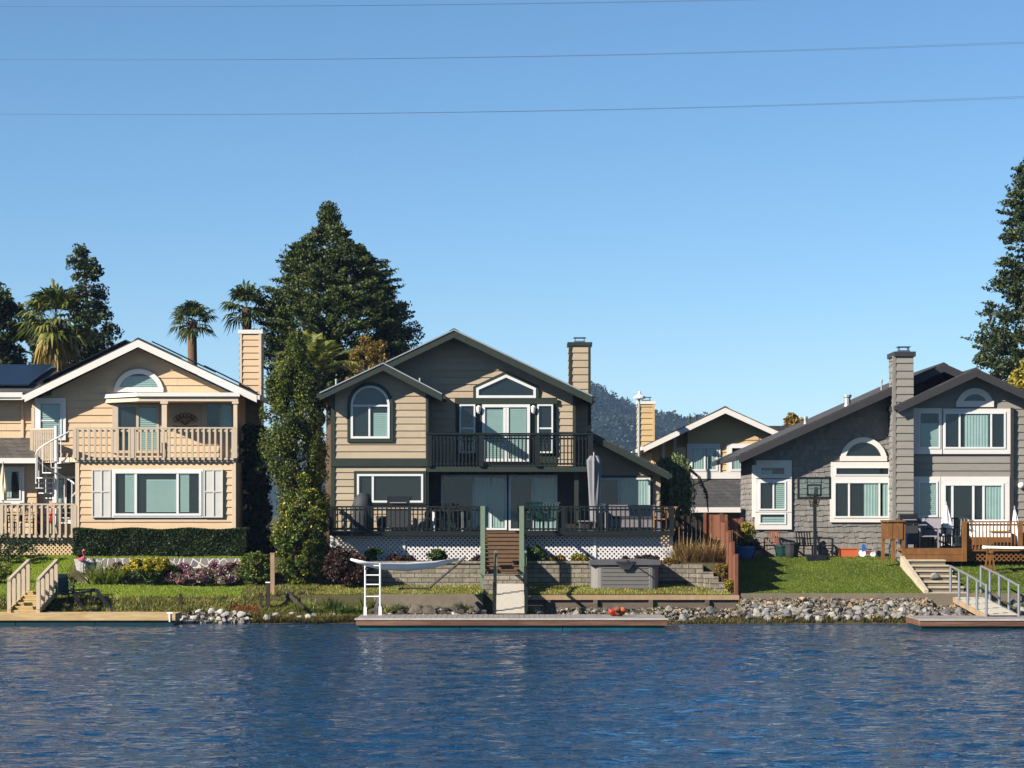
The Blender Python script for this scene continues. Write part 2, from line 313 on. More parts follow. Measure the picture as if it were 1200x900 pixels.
M['date_palm'] = leafmat('date_palm', [(0, '3a4516'), (.5, '626a26'), (1, '93904a')], trans=.3); M['palm_dark'] = leafmat('palm_dark', [(0, '1b2610'), (.5, '303d18'), (1, '565c28')]); M['weeping'] = leafmat('weeping', [(0, '3a4828'), (.5, '5a683e'), (1, '7f8a58')]); M['autumn'] = leafmat('autumn', [(0, '4a3f14'), (.5, '6b5a1c'), (1, '84602a')])
M['gravel'] = leafmat('gravel', [(0, '34312d'), (.5, '625d55'), (1, '8f8168')], .9, .0); M['mulch_chip'] = leafmat('mulch_chip', [(0, '4a160d'), (.5, '7a2413'), (1, '96351c')], .9, .0); M['dead_frond'] = leafmat('dead_frond', [(0, '6d5a28'), (.5, '8a7438'), (1, 'a58f52')]); M['yellow_leaf'] = leafmat('yellow_leaf', [(0, '4f5416'), (.5, '77711f'), (1, '9b8a2c')]); M['hill_wood'] = leafmat('hill_wood', [(0, '18221a'), (.5, '1d291e'), (1, '242f23')])
def watermat():
    m, n, l, b = newmat('lake_water')
    tc = N(n, 'ShaderNodeTexCoord'); mp = N(n, 'ShaderNodeMapping'); mp.inputs['Scale'].default_value = (.6, 1, 1); l.new(tc.outputs['Object'], mp.inputs[0])
    z1 = N(n, 'ShaderNodeTexNoise', Scale=5.4, Detail=3.0, Roughness=.5); l.new(mp.outputs[0], z1.inputs['Vector'])
    bp = N(n, 'ShaderNodeBump', Strength=1.0, Distance=.09); l.new(z1.outputs[0], bp.inputs['Height']); l.new(bp.outputs[0], b.inputs['Normal'])
    b.inputs['Base Color'].default_value = (.0025, .024, .06, 1); b.inputs['Roughness'].default_value = .06; b.inputs['IOR'].default_value = 1.33; b.inputs['Specular IOR Level'].default_value = .5
    M['water'] = m
watermat()
# ------------------------------------------------------------------ ground, lawns, water, hill
COMMON = [(-400, -3), (60, -2), (66, -1.2), (70, -.35)]
PROF = {k: COMMON + v for k, v in {
 'slope': [(71.0, 0), (71.6, .28), (73, .60), (74.3, .84), (76.5, 1.15), (79, 1.93), (84, 1.95), (9000, 2.0)],
 'terrace': [(71.0, 0), (71.6, .28), (73, .60), (74.3, .84), (76.5, 1.02), (76.98, 1.05), (77.03, 1.80), (79, 1.93), (84, 1.95), (9000, 2.0)],
 'middle': [(70.9, 0), (72.3, .22), (72.98, .35), (73.04, .80), (75.98, 1.0), (76.03, 1.72), (78.5, 1.8), (84, 1.93), (9000, 2.0)],
 'cut': [(70.7, 0), (72.97, .4), (73.04, .55), (78, 1.3), (79.5, 1.6), (84, 1.93), (9000, 2.0)],
 'right': [(70.7, 0), (72.2, .42), (72.97, .64), (73.04, .80), (79.5, 1.86), (84, 1.93), (9000, 2.0)]}.items()}
XB = [(-1e4, 'slope'), (-14.7, 'slope'), (-14.45, 'terrace'), (-8.7, 'terrace'), (-7.0, 'middle'), (6.98, 'middle'), (7.14, 'right'), (13.08, 'right'), (13.12, 'cut'), (14.38, 'cut'), (14.42, 'right'), (1e4, 'right')]
def h(x, y):
    x = np.asarray(x, float); y = np.asarray(y, float)
    hs = {k: np.interp(y, [a for a, b in v], [b for a, b in v]) for k, v in PROF.items()}
    r = np.zeros(np.broadcast(x, y).shape)
    for (x0, k0), (x1, k1) in zip(XB[:-1], XB[1:]):
        t = (x - x0) / (x1 - x0); w = (x >= x0) & (x < x1)
        r = np.where(w, hs[k0] * (1 - t) + hs[k1] * t, r)
    return r + .018 * np.sin(x * 2.1 + y) * np.sin(y * 1.7 - x * .6) * (y > 71) * (y < 79)
def H(x, y): return float(h(x, y))
def gridmesh(name, xs, ys, zf):
    xx, yy = np.meshgrid(xs, ys); zz = zf(xx, yy); nx, ny = len(xs), len(ys)
    v = np.stack([xx, yy, zz], -1).reshape(-1, 3).astype(np.float32)
    i = np.arange(nx * ny).reshape(ny, nx)
    q = np.stack([i[:-1, :-1], i[:-1, 1:], i[1:, 1:], i[1:, :-1]], -1).reshape(-1, 4)
    return rawmesh(name, v, q)
def rawmesh(name, v, q, smooth=True):
    me = bpy.data.meshes.new(name); k = q.shape[1]
    me.vertices.add(len(v)); me.vertices.foreach_set('co', np.ascontiguousarray(v, np.float32).ravel())
    me.loops.add(q.size); me.loops.foreach_set('vertex_index', np.ascontiguousarray(q, np.int32).ravel())
    me.polygons.add(len(q)); me.polygons.foreach_set('loop_start', np.arange(0, q.size, k, dtype=np.int32)); me.polygons.foreach_set('loop_total', np.full(len(q), k, np.int32))
    me.polygons.foreach_set('use_smooth', np.full(len(q), smooth)); me.update(); me.validate(); return me
xs = np.unique(np.concatenate([np.arange(-20, 20.01, .2), [-14.7, -14.45, 6.98, 7.14, 13.08, 13.12, 14.38, 14.42], [-1500, -600, -250, -120, -60, -40, -28, 28, 40, 60, 120, 250, 600, 1500]]))
ys = np.unique(np.concatenate([np.arange(69, 80.01, .2), [73.04, 72.98, 75.98, 76.03, 76.98, 77.03, 71.6, 74.3], [-650, 0, 40, 60, 66, 82, 84, 88, 94, 110, 150, 300, 800, 2000, 2600]]))
tag(link('ground', gridmesh('ground', xs, ys, h), M['ground_mix']), kind='structure')
def sheet(name, x0, x1, y0, y1, m, lift=.012):
    o = link(name, gridmesh(name, np.arange(x0, x1 + .01, .2), np.linspace(y0, y1, max(2, int((y1 - y0) / .2) + 1)), lambda a, b: h(a, b) + lift), m); return tag(o, kind='structure')
sheet('lawn', 7.2, 13.0, 73.1, 79.4, M['lawn_right']); sheet('lawn', 14.45, 26, 73.1, 79.4, M['lawn_right']); sheet('gravel_bed', 7.2, 14.0, 71.3, 72.85, M['rock_dark'], .01); sheet('lawn', -26, -14.8, 72.6, 79, M['lawn_left']); sheet('lawn', -14.4, -8.6, 73.0, 76.9, M['lawn_left']); sheet('lawn', -14.4, -8.6, 77.1, 79.2, M['lawn_left'])
sheet('lawn', -6.4, 6.9, 73.1, 75.9, M['lawn_middle']); sheet('bank', -26, -6.2, 71.0, 72.55, M['bank'], .010); sheet('bank', -8.5, -6.45, 72.6, 75.9, M['bank'], .010); sheet('soil', -6.2, -.95, 76.1, 77.3, M['soil'], .012); sheet('soil', .4, 6.95, 76.1, 77.3, M['soil'], .012); sheet('soil', 4.6, 6.9, 74.0, 76.0, M['soil'], .02)
# water with real ripples where it is seen
def ripples(x, y):
    r = np.random.default_rng(3); z = np.zeros_like(x)
    for i in range(70):
        L = .4 * (1.7 / .4) ** r.random(); th = math.radians(90 + r.normal(0, 32)); k = 2 * math.pi / L
        z += .0036 * L ** .75 * np.sin(k * (x * math.cos(th) + y * math.sin(th)) + r.random() * 6.28) * (0.6 + .4 * np.sin(x * r.uniform(-.25, .25) + y * r.uniform(-.2, .2) + r.random() * 6))
    return z * np.clip((72.5 - y) / 4, .25, 1)
wx = np.concatenate([[-600, -200, -80, -40], np.arange(-21, 21.01, .11), [40, 80, 200, 600]])
wy = np.concatenate([[-600, -150, -40, 0, 15, 22], np.arange(26, 72.6, .09)])
tag(link('water', gridmesh('water', wx, wy, ripples), M['water']), kind='structure')
def hillz(x, y):
    px = x / y * F + 600; r = np.random.default_rng(5)
    ridge = np.interp(px, [-600, 0, 300, 480, 600, 693, 722, 748, 775, 800, 850, 950, 1100, 1400, 2200], [592, 580, 560, 522, 492, 480, 486, 493, 502, 511, 520, 545, 560, 575, 595])
    top = ZC + (HY - ridge) * 1500 / F; t = np.clip((y - 900) / 600, 0, 1); s = np.where(y <= 1500, np.sin(t * math.pi / 2), np.clip(1 - (y - 1500) / 900, 0, 1))
    z = top * s
    for i in range(40):
        L = 14 * 10 ** r.random(); a = r.random() * 6.28; z += (.045 * L) * np.sin((x * math.cos(a) + y * math.sin(a)) * 6.28 / L + r.random() * 6) * s * .5
    return z + 2
tag(link('hill', gridmesh('hill', np.linspace(-1100, 1300, 300), np.linspace(890, 2400, 160), hillz), M['hill_wood']), kind='structure')
# ------------------------------------------------------------------ foliage helpers
def unit(a): return a / np.maximum(np.linalg.norm(a, axis=-1, keepdims=True), 1e-9)
def leafquads(c, size, aspect=.55, axis=None, spread=1.0, jit=.4):
    """one pointed leaf per centre; axis biases the way the leaf points"""
    n = len(c); d = RNG.normal(size=(n, 3)) * spread
    if axis is not None: d = d * .6 + np.asarray(axis)
    u = unit(d); w = unit(np.cross(u, RNG.normal(size=(n, 3)))); s = size * (1 + jit * RNG.uniform(-1, 1, (n, 1)))
    v = np.stack([c - u * s * .5, c + w * s * aspect * .5, c + u * s * .5, c - w * s * aspect * .5], 1).reshape(-1, 3)
    return v, np.arange(4 * n).reshape(n, 4)
def leafobj(name, c, size, m, parent=None, loc=None, label=None, aspect=.55, axis=None, spread=1.0):
    v, q = leafquads(np.asarray(c), size, aspect, axis, spread); L = rootloc(parent) if parent else Vector(loc or (0, 0, 0))
    return link(name, rawmesh(name, v - np.array(L), q, False), m, parent, label, loc)
def clump(c, r, n, shell=.55):
    d = unit(RNG.normal(size=(n, 3))); t = shell + (1 - shell) * RNG.random((n, 1)); t = np.where(RNG.random((n, 1)) < .25, RNG.random((n, 1)), t)
    return np.asarray(c) + d * t * np.asarray(r)
def blob(cx, cy, cz, rx, ry, rz, nc, cr, nl, lower=-.9):
    """many small leaf clumps over the surface of an ellipsoid: uneven, with gaps"""
    out = []
    for i in range(nc):
        d = unit(RNG.normal(size=3)); d[2] = max(d[2], lower); t = RNG.uniform(.55, 1.0)
        c = (cx + d[0] * rx * t, cy + d[1] * ry * t, cz + d[2] * rz * t); k = cr * RNG.uniform(.6, 1.3)
        out.append(clump(c, (k, k, k * .8), int(nl * RNG.uniform(.6, 1.3))))
    return np.concatenate(out)
def crown_px(prof, Y, nc, cr, nl, depth=.9, shell=.45, squash=.8, inner=.12):
    """prof: (row, left column, right column) of the outline; clumps fill the solid of revolution-like volume round it at distance Y"""
    rows = np.array([p[0] for p in prof], float); l = np.array([p[1] for p in prof], float); r = np.array([p[2] for p in prof], float)
    fine = np.linspace(rows[0], rows[-1], 200); w = np.interp(fine, rows, r - l) + 1; cum = np.cumsum(w) / w.sum(); out = []
    for i in range(nc):
        py = np.interp(RNG.random(), cum, fine); a, b = np.interp(py, rows, l), np.interp(py, rows, r); hw = (b - a) / 2
        th = RNG.random() * 6.283; t = shell + (1 - shell) * math.sqrt(RNG.random()) if RNG.random() > inner else RNG.random() * shell
        k = cr * RNG.uniform(.55, 1.25); kpx = k * F / Y; t *= max(0, (hw - kpx * .7)) / max(hw, 1)
        c = (X((a + b) / 2 + hw * t * math.cos(th), Y), Y + hw * Y / F * t * depth * math.sin(th), Z(py, Y))
        out.append(clump(c, (k, k, k * squash), int(nl * RNG.uniform(.5, 1.3))))
    return np.concatenate(out)
def sprays_px(prof, Y, n, nl, depth=.9):
    rows = np.array([p[0] for p in prof], float); l = np.array([p[1] for p in prof], float); r = np.array([p[2] for p in prof], float); out = []
    fine = np.linspace(rows[0], rows[-1], 200); w = np.interp(fine, rows, r - l) + 6; cum = np.cumsum(w) / w.sum()
    for i in range(n):
        py = np.interp(RNG.random(), cum, fine); a, b = np.interp(py, rows, l), np.interp(py, rows, r); hw = (b - a) / 2 * Y / F; th = RNG.random() * 6.283
        o = np.array([X((a + b) / 2, Y), Y, Z(py, Y)]); d = np.array([math.cos(th), depth * math.sin(th), 0]); t = RNG.uniform(.55, 1, (nl, 1)) ** .8; end = hw * RNG.uniform(.92, 1.1) + .1
        p = o + d * end * t + np.array([0, 0, 1]) * (.35 * (t - .55) ** 2 * end - .1 * t); s = .16 * (1.25 - t) + .03; out.append(p + RNG.normal(0, 1, (nl, 3)) * s * np.array([1, 1, .55]))
    return np.concatenate(out)
def limbs(mb, base, top, r0, n, length, up=.5, start=.3):
    base, top = Vector(base), Vector(top)
    for i in range(n):
        t = start + (1 - start) * (i + .5) / n; p = base.lerp(top, t); a = i * 2.4 + random.random()
        q = p + Vector((math.cos(a), math.sin(a), up)) * length * (1.1 - t * .7); mid = p.lerp(q, .5) - Vector((0, 0, .08 * length))
        mb.tube([p, mid, q], [r0 * (1 - t) * .5 + .02, r0 * .25 + .012, .01], 5)
    return mb
def tufts(name, x0, x1, y0, y1, n, ht, m, dens=None, lean=.35, zf=h, loc=None, label=None):
    x = RNG.uniform(x0, x1, n); y = RNG.uniform(y0, y1, n)
    if dens is not None:
        k = RNG.random(n) < dens(x, y); x, y = x[k], y[k]; n = len(x)
    z = zf(x, y); b = np.stack([x, y, z], 1); hh = ht * RNG.uniform(.5, 1.3, (n, 1)); a = RNG.random(n) * 6.283
    tip = b + np.stack([np.cos(a) * lean, np.sin(a) * lean, np.ones(n)], 1) * hh; w = np.stack([np.cos(a + 1.57), np.sin(a + 1.57), np.zeros(n)], 1) * (ht * .12 + .008)
    v = np.stack([b - w, b + w, tip], 1).reshape(-1, 3)
    return link(name, rawmesh(name, v, np.arange(3 * n).reshape(n, 3), False), m)
# ------------------------------------------------------------------ building helpers
def window(root, x0, x1, y0, y1, Y, vs=(), hs=(), fw=.05, fm='white_paint', casing=None, cm=None, back='interior_dark', covers=(), name='window', sub=None, label=None, glass_m='glass', dp=0.0):
    """frame with mullions at photo columns vs / rows hs, optional casing (l, r, t, b in pixels), glass, and what hangs behind it"""
    a, b, c, d = X(x0, Y), X(x1, Y), Z(y1, Y), Z(y0, Y); yf = Y - .105 - dp; yb = Y - .02
    mb = MB(); mb.box(a, a + fw, yf, yb, c, d); mb.box(b - fw, b, yf, yb, c, d); mb.box(a + fw, b - fw, yf, yb, c, c + fw); mb.box(a + fw, b - fw, yf, yb, d - fw, d)
    for v in vs: mb.box(X(v, Y) - fw * .5, X(v, Y) + fw * .5, yf + .012, yb, c + fw, d - fw)
    for q in hs:
        r0, r1 = (a + fw, b - fw)
        if isinstance(q, tuple): q, l_, r_ = q; r0, r1 = X(l_, Y), X(r_, Y)
        mb.box(r0, r1, yf + .018, yb, Z(q, Y) - fw * .5, Z(q, Y) + fw * .5)
    w = mb.build(name, M[fm], root, label)
    if casing:
        l, r, t, bo = [k * Y / F for k in casing]; cb = MB(); y2 = Y - .085 - dp
        if t > 0: cb.box(a - l, b + r, y2, yb, d, d + t)
        if bo > 0: cb.box(a - l, b + r, y2, yb, c - bo, c)
        if l > 0: cb.box(a - l, a, y2 + .004, yb, c, d)
        if r > 0: cb.box(b, b + r, y2 + .004, yb, c, d)
        cb.build('casing', M[cm or fm], w)
    MB().box(a + .005, b - .005, Y - .045, Y - .03, c + .005, d - .005).build('interior', M[back], w)
    for kind, cx0, cx1, cy0, cy1 in covers:
        u0, u1, z0, z1 = X(cx0, Y), X(cx1, Y), Z(cy1, Y), Z(cy0, Y)
        if kind == 'blinds':
            q = lap(MB(), [(u0, z0), (u1, z0), (u1, z1), (u0, z1)], front(Y - .05), .07, z0, .016); q.build('blinds', M['blind_pale'], w, fix=False)
        elif kind == 'curtain':
            vs_, fs_ = [], []; n = max(6, int((u1 - u0) / .03))
            for i in range(n + 1):
                u = u0 + (u1 - u0) * i / n; yy = Y - .062 + .012 * math.sin(i * 1.9) + random.uniform(-.003, .003); vs_ += [(u, yy, z0), (u, yy, z1)]
            MB().add(vs_, [(2 * i, 2 * i + 2, 2 * i + 3, 2 * i + 1) for i in range(n)]).build('curtain', M['curtain_pale'], w, smooth=True, fix=False)
        else:
            MB().box(u0, u1, Y - .062, Y - .05, z0, z1).build('insect_screen', M['screen_dark'], w)
    MB().add([(a + fw, Y - .082 - dp * .5, c + fw), (b - fw, Y - .082 - dp * .5, c + fw), (b - fw, Y - .082 - dp * .5, d - fw), (a + fw, Y - .082 - dp * .5, d - fw)], [(0, 1, 2, 3)]).build('pane', M[glass_m], w, fix=False)
    return w
def round_window(root, cx, by, rx, ry, Y, wpx, fm='white_paint', casing=None, cm=None, y_low=None, vs=(), hs=(), name='arched_window', back='interior_dark', covers=(), segs=()):
    """half-round head (centre cx, spring row by); y_low carries the sides down to a sill"""
    low = by if y_low is None else y_low; s = Y / F; C, B = X(cx, Y), Z(by, Y); L = Z(low, Y); w = wpx * s; rx *= s; ry *= s
    def outl(gr): return [(C - rx - gr, L)] + arch(C, B, rx + gr, ry + gr) + [(C + rx + gr, L)]
    mb = MB().ring(outl(0), outl(-w), Y - .105, Y - .02); mb.box(C - rx, C + rx, Y - .107, Y - .022, L - w * .001, L + w)
    for v, q0, q1 in segs: mb.box(X(v, Y) - w * .4, X(v, Y) + w * .4, Y - .095, Y - .02, Z(q1, Y), Z(q0, Y))
    for q in hs: mb.box(C - rx + w, C + rx - w, Y - .09, Y - .02, Z(q, Y) - w * .4, Z(q, Y) + w * .4)
    o = mb.build(name, M[fm], root)
    if casing:
        k = casing * s; cb = MB().ring(outl(k), outl(0.001), Y - .085, Y - .02)
        cb.box(C - rx - k, C + rx + k, Y - .088, Y - .02, L - k, L); cb.build('casing', M[cm or fm], o)
    face = outl(-w * .5)
    MB().prism(face, Y - .045, Y - .03).build('interior', M[back], o)
    for kind, cx0, cx1, cy0, cy1 in covers:
        u0, u1, z0, z1 = X(cx0, Y), X(cx1, Y), Z(cy1, Y), Z(cy0, Y)
        if kind == 'blinds': lap(MB(), [(u0, z0), (u1, z0), (u1, z1), (u0, z1)], front(Y - .05), .07, z0, .016).build('blinds', M['blind_pale'], o, fix=False)
        else: MB().box(u0, u1, Y - .062, Y - .05, z0, z1).build('insect_screen', M['screen_dark'], o)
    MB().add([(x, Y - .08, z) for x, z in face], [tuple(range(len(face)))]).build('pane', M['glass'], o, fix=False)
    return o
def gable(root, apex, el, er, Yf, Yb, roof_m, fascia_m, ft, wall_col=None, rt=.14, edge=None):
    """roof slab with rake boards; apex / eaves are photo points on the top line of the front rake"""
    A, L, R = [(X(p[0], Yf), Z(p[1], Yf)) for p in (apex, el, er)]
    r = MB().prism([L, A, R, (R[0], R[1] - rt), (A[0], A[1] - rt), (L[0], L[1] - rt)], Yf, Yb).build('roof', M[roof_m], root)
    t = ft * Yf / F; d = .05
    MB().prism([(L[0], L[1] - d), (A[0], A[1] - d), (R[0], R[1] - d), (R[0], R[1] - d - t), (A[0], A[1] - d - t), (L[0], L[1] - d - t)], Yf - .045, Yf - .002).build('fascia', M[fascia_m], r)
    if edge: MB().prism([(L[0], L[1] - .012), (A[0], A[1] - .012), (R[0], R[1] - .012), (R[0], R[1] - .052), (A[0], A[1] - .052), (L[0], L[1] - .052)], Yf - .075, Yf - .046).build('drip_edge', M[edge], r)
    for (q, sg) in ((L, -1), (R, 1)):
        MB().box(q[0] + sg * .005, q[0] + sg * .105, Yf - .03, Yb, q[1] - .2, q[1] - .05).build('gutter', M[fascia_m], r)
    cap = MB().prism([(A[0] - .16, A[1] - .06), (A[0], A[1] + .035), (A[0] + .16, A[1] - .06), (A[0], A[1] - .01)], Yf - .01, Yb); cap.build('ridge_cap', M[roof_m], r)
    return r
def rail(root, p0, p1, z0, z1, m, post_m=None, sp=.115, bw=.035, hw=.09, posts=(), pw=.09, pdrop=0, below=0.0, top_m=None, name='railing'):
    """handrail, bottom rail and balusters between two plan points; posts at fractions along"""
    (xa, ya), (xb, yb) = p0, p1; L = math.hypot(xb - xa, yb - ya); n = int(L / sp)
    mb = MB(); mb.bar((xa, ya, z0 + .07 - below), (xb, yb, z0 + .07 - below), .04, .06); mb.bar((xa, ya, z1 - .1), (xb, yb, z1 - .1), .04, .06)
    for i in range(n + 1):
        t = (i + .5) / (n + 1); x, y = xa + (xb - xa) * t, ya + (yb - ya) * t; mb.bar((x, y - .03, z0 + .02 - below), (x, y - .03, z1 - .03), bw)
    r = mb.build(name, M[m], root)
    MB().bar((xa, ya, z1), (xb, yb, z1), hw, .05).build('handrail', M[top_m or m], r)
    for t in posts:
        x, y = xa + (xb - xa) * t, ya + (yb - ya) * t; MB().box(x - pw / 2, x + pw / 2, y - pw / 2 - .012, y + pw / 2 - .012, z0 - .03 - pdrop, z1 - .028).build('post', M[post_m or m], r)
    return r
def lattice(mb, x0, x1, z0, z1, Y, pitch=.125, w=.04):
    W, Hh = x1 - x0, z1 - z0; d = w * math.sqrt(2) / 2
    for sgn, y in ((1, Y), (-1, Y - .011)):
        u = -Hh
        while u < W + Hh:
            a = (u - d, 0), (u + d, 0), (u + d + sgn * Hh, Hh), (u - d + sgn * Hh, Hh)
            q = clip(clip(list(a), 0, 0, True), 0, W, False)
            if len(q) >= 3: mb.prism([(x0 + p, z0 + r) for p, r in q], y - .01, y)
            u += pitch
    return mb
def chimney(root, x0, x1, ytop, zb, Yf, dep, m, cap_m, capt, trim=None, shingle_left=False, expo=.26, flue=True, over=.06):
    a, b, zt = X(x0, Yf), X(x1, Yf), Z(ytop, Yf); c0 = MB().box(a, b, Yf, Yf + dep, zb, zt)
    lap(c0, [(a, zb), (b, zb), (b, zt), (a, zt)], front(Yf), expo, 0, .03); c = c0.build('chimney', M[m], root, fix=False)
    if shingle_left: lap(MB(), [(Yf, zb), (Yf + dep, zb), (Yf + dep, zt), (Yf, zt)], lambda u, z, o: (a - o, u, z), .2, 0, .03, (.15, .35)).build('shingle_side', M['grey_shingle'], c, fix=False)
    else: lap(MB(), [(Yf, zb), (Yf + dep, zb), (Yf + dep, zt), (Yf, zt)], lambda u, z, o: (a - o, u, z), expo, 0, .03).build('side_boards', M[m], c, fix=False)
    t = capt * Yf / F; MB().box(a - over, b + over, Yf - over, Yf + dep + over, zt - .02, zt + t).build('cap', M[cap_m], c)
    if trim:
        for u in (a - .008, b - .082): MB().box(u, u + .09, Yf - .045, Yf + .05, zb, zt - .021).build('corner_trim', M[trim], c)
    if flue:
        f = MB(); cx = (a + b) / 2; f.box(cx - .2, cx + .2, Yf + .1, Yf + .5, zt + t, zt + t + .06)
        for dx in (-.17, .15): f.box(cx + dx, cx + dx + .025, Yf + .12, Yf + .46, zt + t + .06, zt + t + .16)
        f.box(cx - .22, cx + .22, Yf + .08, Yf + .52, zt + t + .16, zt + t + .19); f.build('flue', M['flue_steel'], c)
    return c
GZ = 1.9
# ------------------------------------------------------------------ peach house with balcony (at the left)
hL = thing('house', 'peach clapboard house with white gable boards, solar panels and a balcony above a hedge', 'house', (X(180, 80), 80, GZ))
def pts(l, Y): return PX(l, Y)
zbal = Z(536, 80)
w1 = MB().box(X(90, 80), X(275, 80), 80, 90, GZ - .3, zbal - .17); lap(w1, pts([(92, 660), (273, 660), (273, 541), (92, 541)], 80), front(80), .255, 0, .03)
w1.build('lower_wall', M['peach_siding'], hL, fix=False)
for a, b in ((88.5, 93), (272, 276.5)): MB().box(X(a, 80), X(b, 80), 79.955, 80.1, GZ - .3, zbal - .17).build('corner_board', M['peach_trim'], hL)
up = [(37.5, 560), (37.5, 470), (162, 408), (279, 464), (279, 560)]; w2 = MB().prism(pts(up, 81.7), 81.7, 90); lap(w2, pts([(38, 560), (38, 470), (162, 408), (278, 464), (278, 560)], 81.7), front(81.7), .262, 0, .03)
w2.build('upper_wall', M['peach_siding'], hL, fix=False)
MB().box(X(37, 81.7), X(40.5, 81.7), 81.655, 81.72, Z(540, 81.7), Z(478, 81.7)).build('corner_board', M['peach_trim'], hL)
rL = gable(hL, (162, 396.5), (29, 461), (301, 461.5), 81.05, 91, 'roof_shingle', 'white_trim', 8.5)
for u0, u1 in ((46, 150),):
    q = lambda u: (X(u, 82), Z(396.5 + (162 - u) * .4849, 81.05)); a, b = q(u0), q(u1); MB().prism([(a[0], a[1] + .12), (b[0], b[1] + .12), (b[0], b[1] + .17), (a[0], a[1] + .17)], 81.5, 86).build('solar_panel', M['solar_black'], hL)
for u0, u1 in ((180, 236), (241, 284)):
    q = lambda u: (X(u, 82), Z(396.5 + (u - 162) * .4676, 81.05)); a, b = q(u0), q(u1); MB().prism([(a[0], a[1] + .16), (b[0], b[1] + .12), (b[0], b[1] + .17), (a[0], a[1] + .21)], 81.6, 86).build('solar_panel', M['solar_black'], hL)
# side wing with the shingled slope and solar array
w3 = MB().box(X(-70, 82.2), X(39, 82.2), 82.2, 90, GZ - .3, Z(464, 82.2)); lap(w3, pts([(-70, 560), (39, 560), (39, 466), (-70, 466)], 82.2), front(82.2), .262, 0, .03); w3.build('wing_wall', M['peach_siding'], hL, fix=False)
MB().box(X(25, 82.2), X(28, 82.2), 82.13, 82.2, Z(513, 82.2), Z(468, 82.2)).build('downspout', M['peach_trim'], hL)
e0, e1 = Z(460, 81.6), Z(430, 86.5)
rf = MB().add([(X(-70, 81.6), 81.6, e0), (X(60, 81.6), 81.6, e0), (X(66, 86.5), 86.5, e1), (X(-70, 86.5), 86.5, e1), (X(-70, 81.6), 81.6, e0 - .1), (X(60, 81.6), 81.6, e0 - .1), (X(66, 86.5), 86.5, e1 - .1), (X(-70, 86.5), 86.5, e1 - .1)], [(0, 1, 2, 3), (4, 7, 6, 5), (0, 4, 5, 1), (1, 5, 6, 2), (2, 6, 7, 3), (3, 7, 4, 0)]).build('roof', M['roof_shingle'], hL)
MB().box(X(-70, 81.6), X(27, 81.6), 81.48, 81.595, e0 - .17, e0 - .0).build('gutter', M['white_trim'], rf)
MB().box(X(-70, 81.6), X(27, 81.6), 81.53, 81.62, e0 - .26, e0 - .172).build('fascia', M['white_trim'], rf)
sl = (e1 - e0) / 4.9; sp_ = MB()
def rp(px, y, o): return (X(px, 82), y, e0 + (y - 81.6) * sl + o)
sp_.add([rp(-70, 82.3, .1), rp(31, 82.3, .1), rp(36, 86.2, .1), rp(-70, 86.2, .1), rp(-70, 82.3, .15), rp(31, 82.3, .15), rp(36, 86.2, .15), rp(-70, 86.2, .15)], [(0, 3, 2, 1), (4, 5, 6, 7), (0, 1, 5, 4), (1, 2, 6, 5), (2, 3, 7, 6), (3, 0, 4, 7)]).build('solar_panel', M['solar_black'], hL)
# porch shed roof and ground floor of the wing
s0, s1 = Z(536.5, 80.6), Z(513, 82.2)
pr = MB().add([(X(-70, 80.6), 80.6, s0), (X(42, 80.6), 80.6, s0), (X(37, 82.2), 82.2, s1), (X(-70, 82.2), 82.2, s1), (X(-70, 80.6), 80.6, s0 - .1), (X(42, 80.6), 80.6, s0 - .1), (X(37, 82.2), 82.2, s1 - .1), (X(-70, 82.2), 82.2, s1 - .1)], [(0, 1, 2, 3), (4, 7, 6, 5), (0, 4, 5, 1), (1, 5, 6, 2), (2, 6, 7, 3), (3, 7, 4, 0)]).build('porch_roof', M['roof_brown'], hL)
MB().box(X(-70, 80.6), X(43, 80.6), 80.47, 80.595, s0 - .19, s0 - .01).build('gutter', M['white_trim'], pr)
w4 = MB().box(X(-70, 81.4), X(43, 81.4), 81.4, 82.2, GZ - .3, s0 - .12); lap(w4, pts([(-70, 660), (43, 660), (43, 545), (-70, 545)], 81.4), front(81.4), .262, 0, .03); w4.build('wing_wall', M['peach_siding'], hL, fix=False)
window(hL, 2, 25, 551, 586, 81.4, fw=.05, casing=(7, 4, 4, 5), cm='white_paint', covers=[('curtain', 4, 14, 553, 583)])
w5 = MB().box(X(43, 81.62), X(92, 81.62), 81.62, 81.7, GZ - .3, zbal - .2); w5.build('plaster_wall', M['cream_paint'], hL)
window(hL, 62, 92, 558, 612, 81.6, vs=(77,), fw=.09, name='french_door', covers=[('curtain', 65, 74, 562, 610)])
# balcony
bal = MB().plan([(X(88, 79.95), 79.93), (X(277, 79.95), 79.93), (X(278, 81.7), 81.7), (X(37, 81.7), 81.7), (X(37, 81.3), 81.3)], zbal - .16, zbal).build('balcony', M['peach_trim'], hL)
zr = Z(501.5, 79.9)
rail(hL, (X(88, 79.9), 79.9), (X(276, 79.9), 79.9), zbal, zr, 'cream_paint', posts=(0, .36, 1), sp=.2, bw=.07, below=.12, name='balcony_railing', pw=.13)
rail(hL, (X(37, 81.25), 81.25), (X(66, 80.5), 80.5), zbal, zr, 'cream_paint', posts=(0, 1), sp=.12, bw=.06, below=.12, name='balcony_railing')
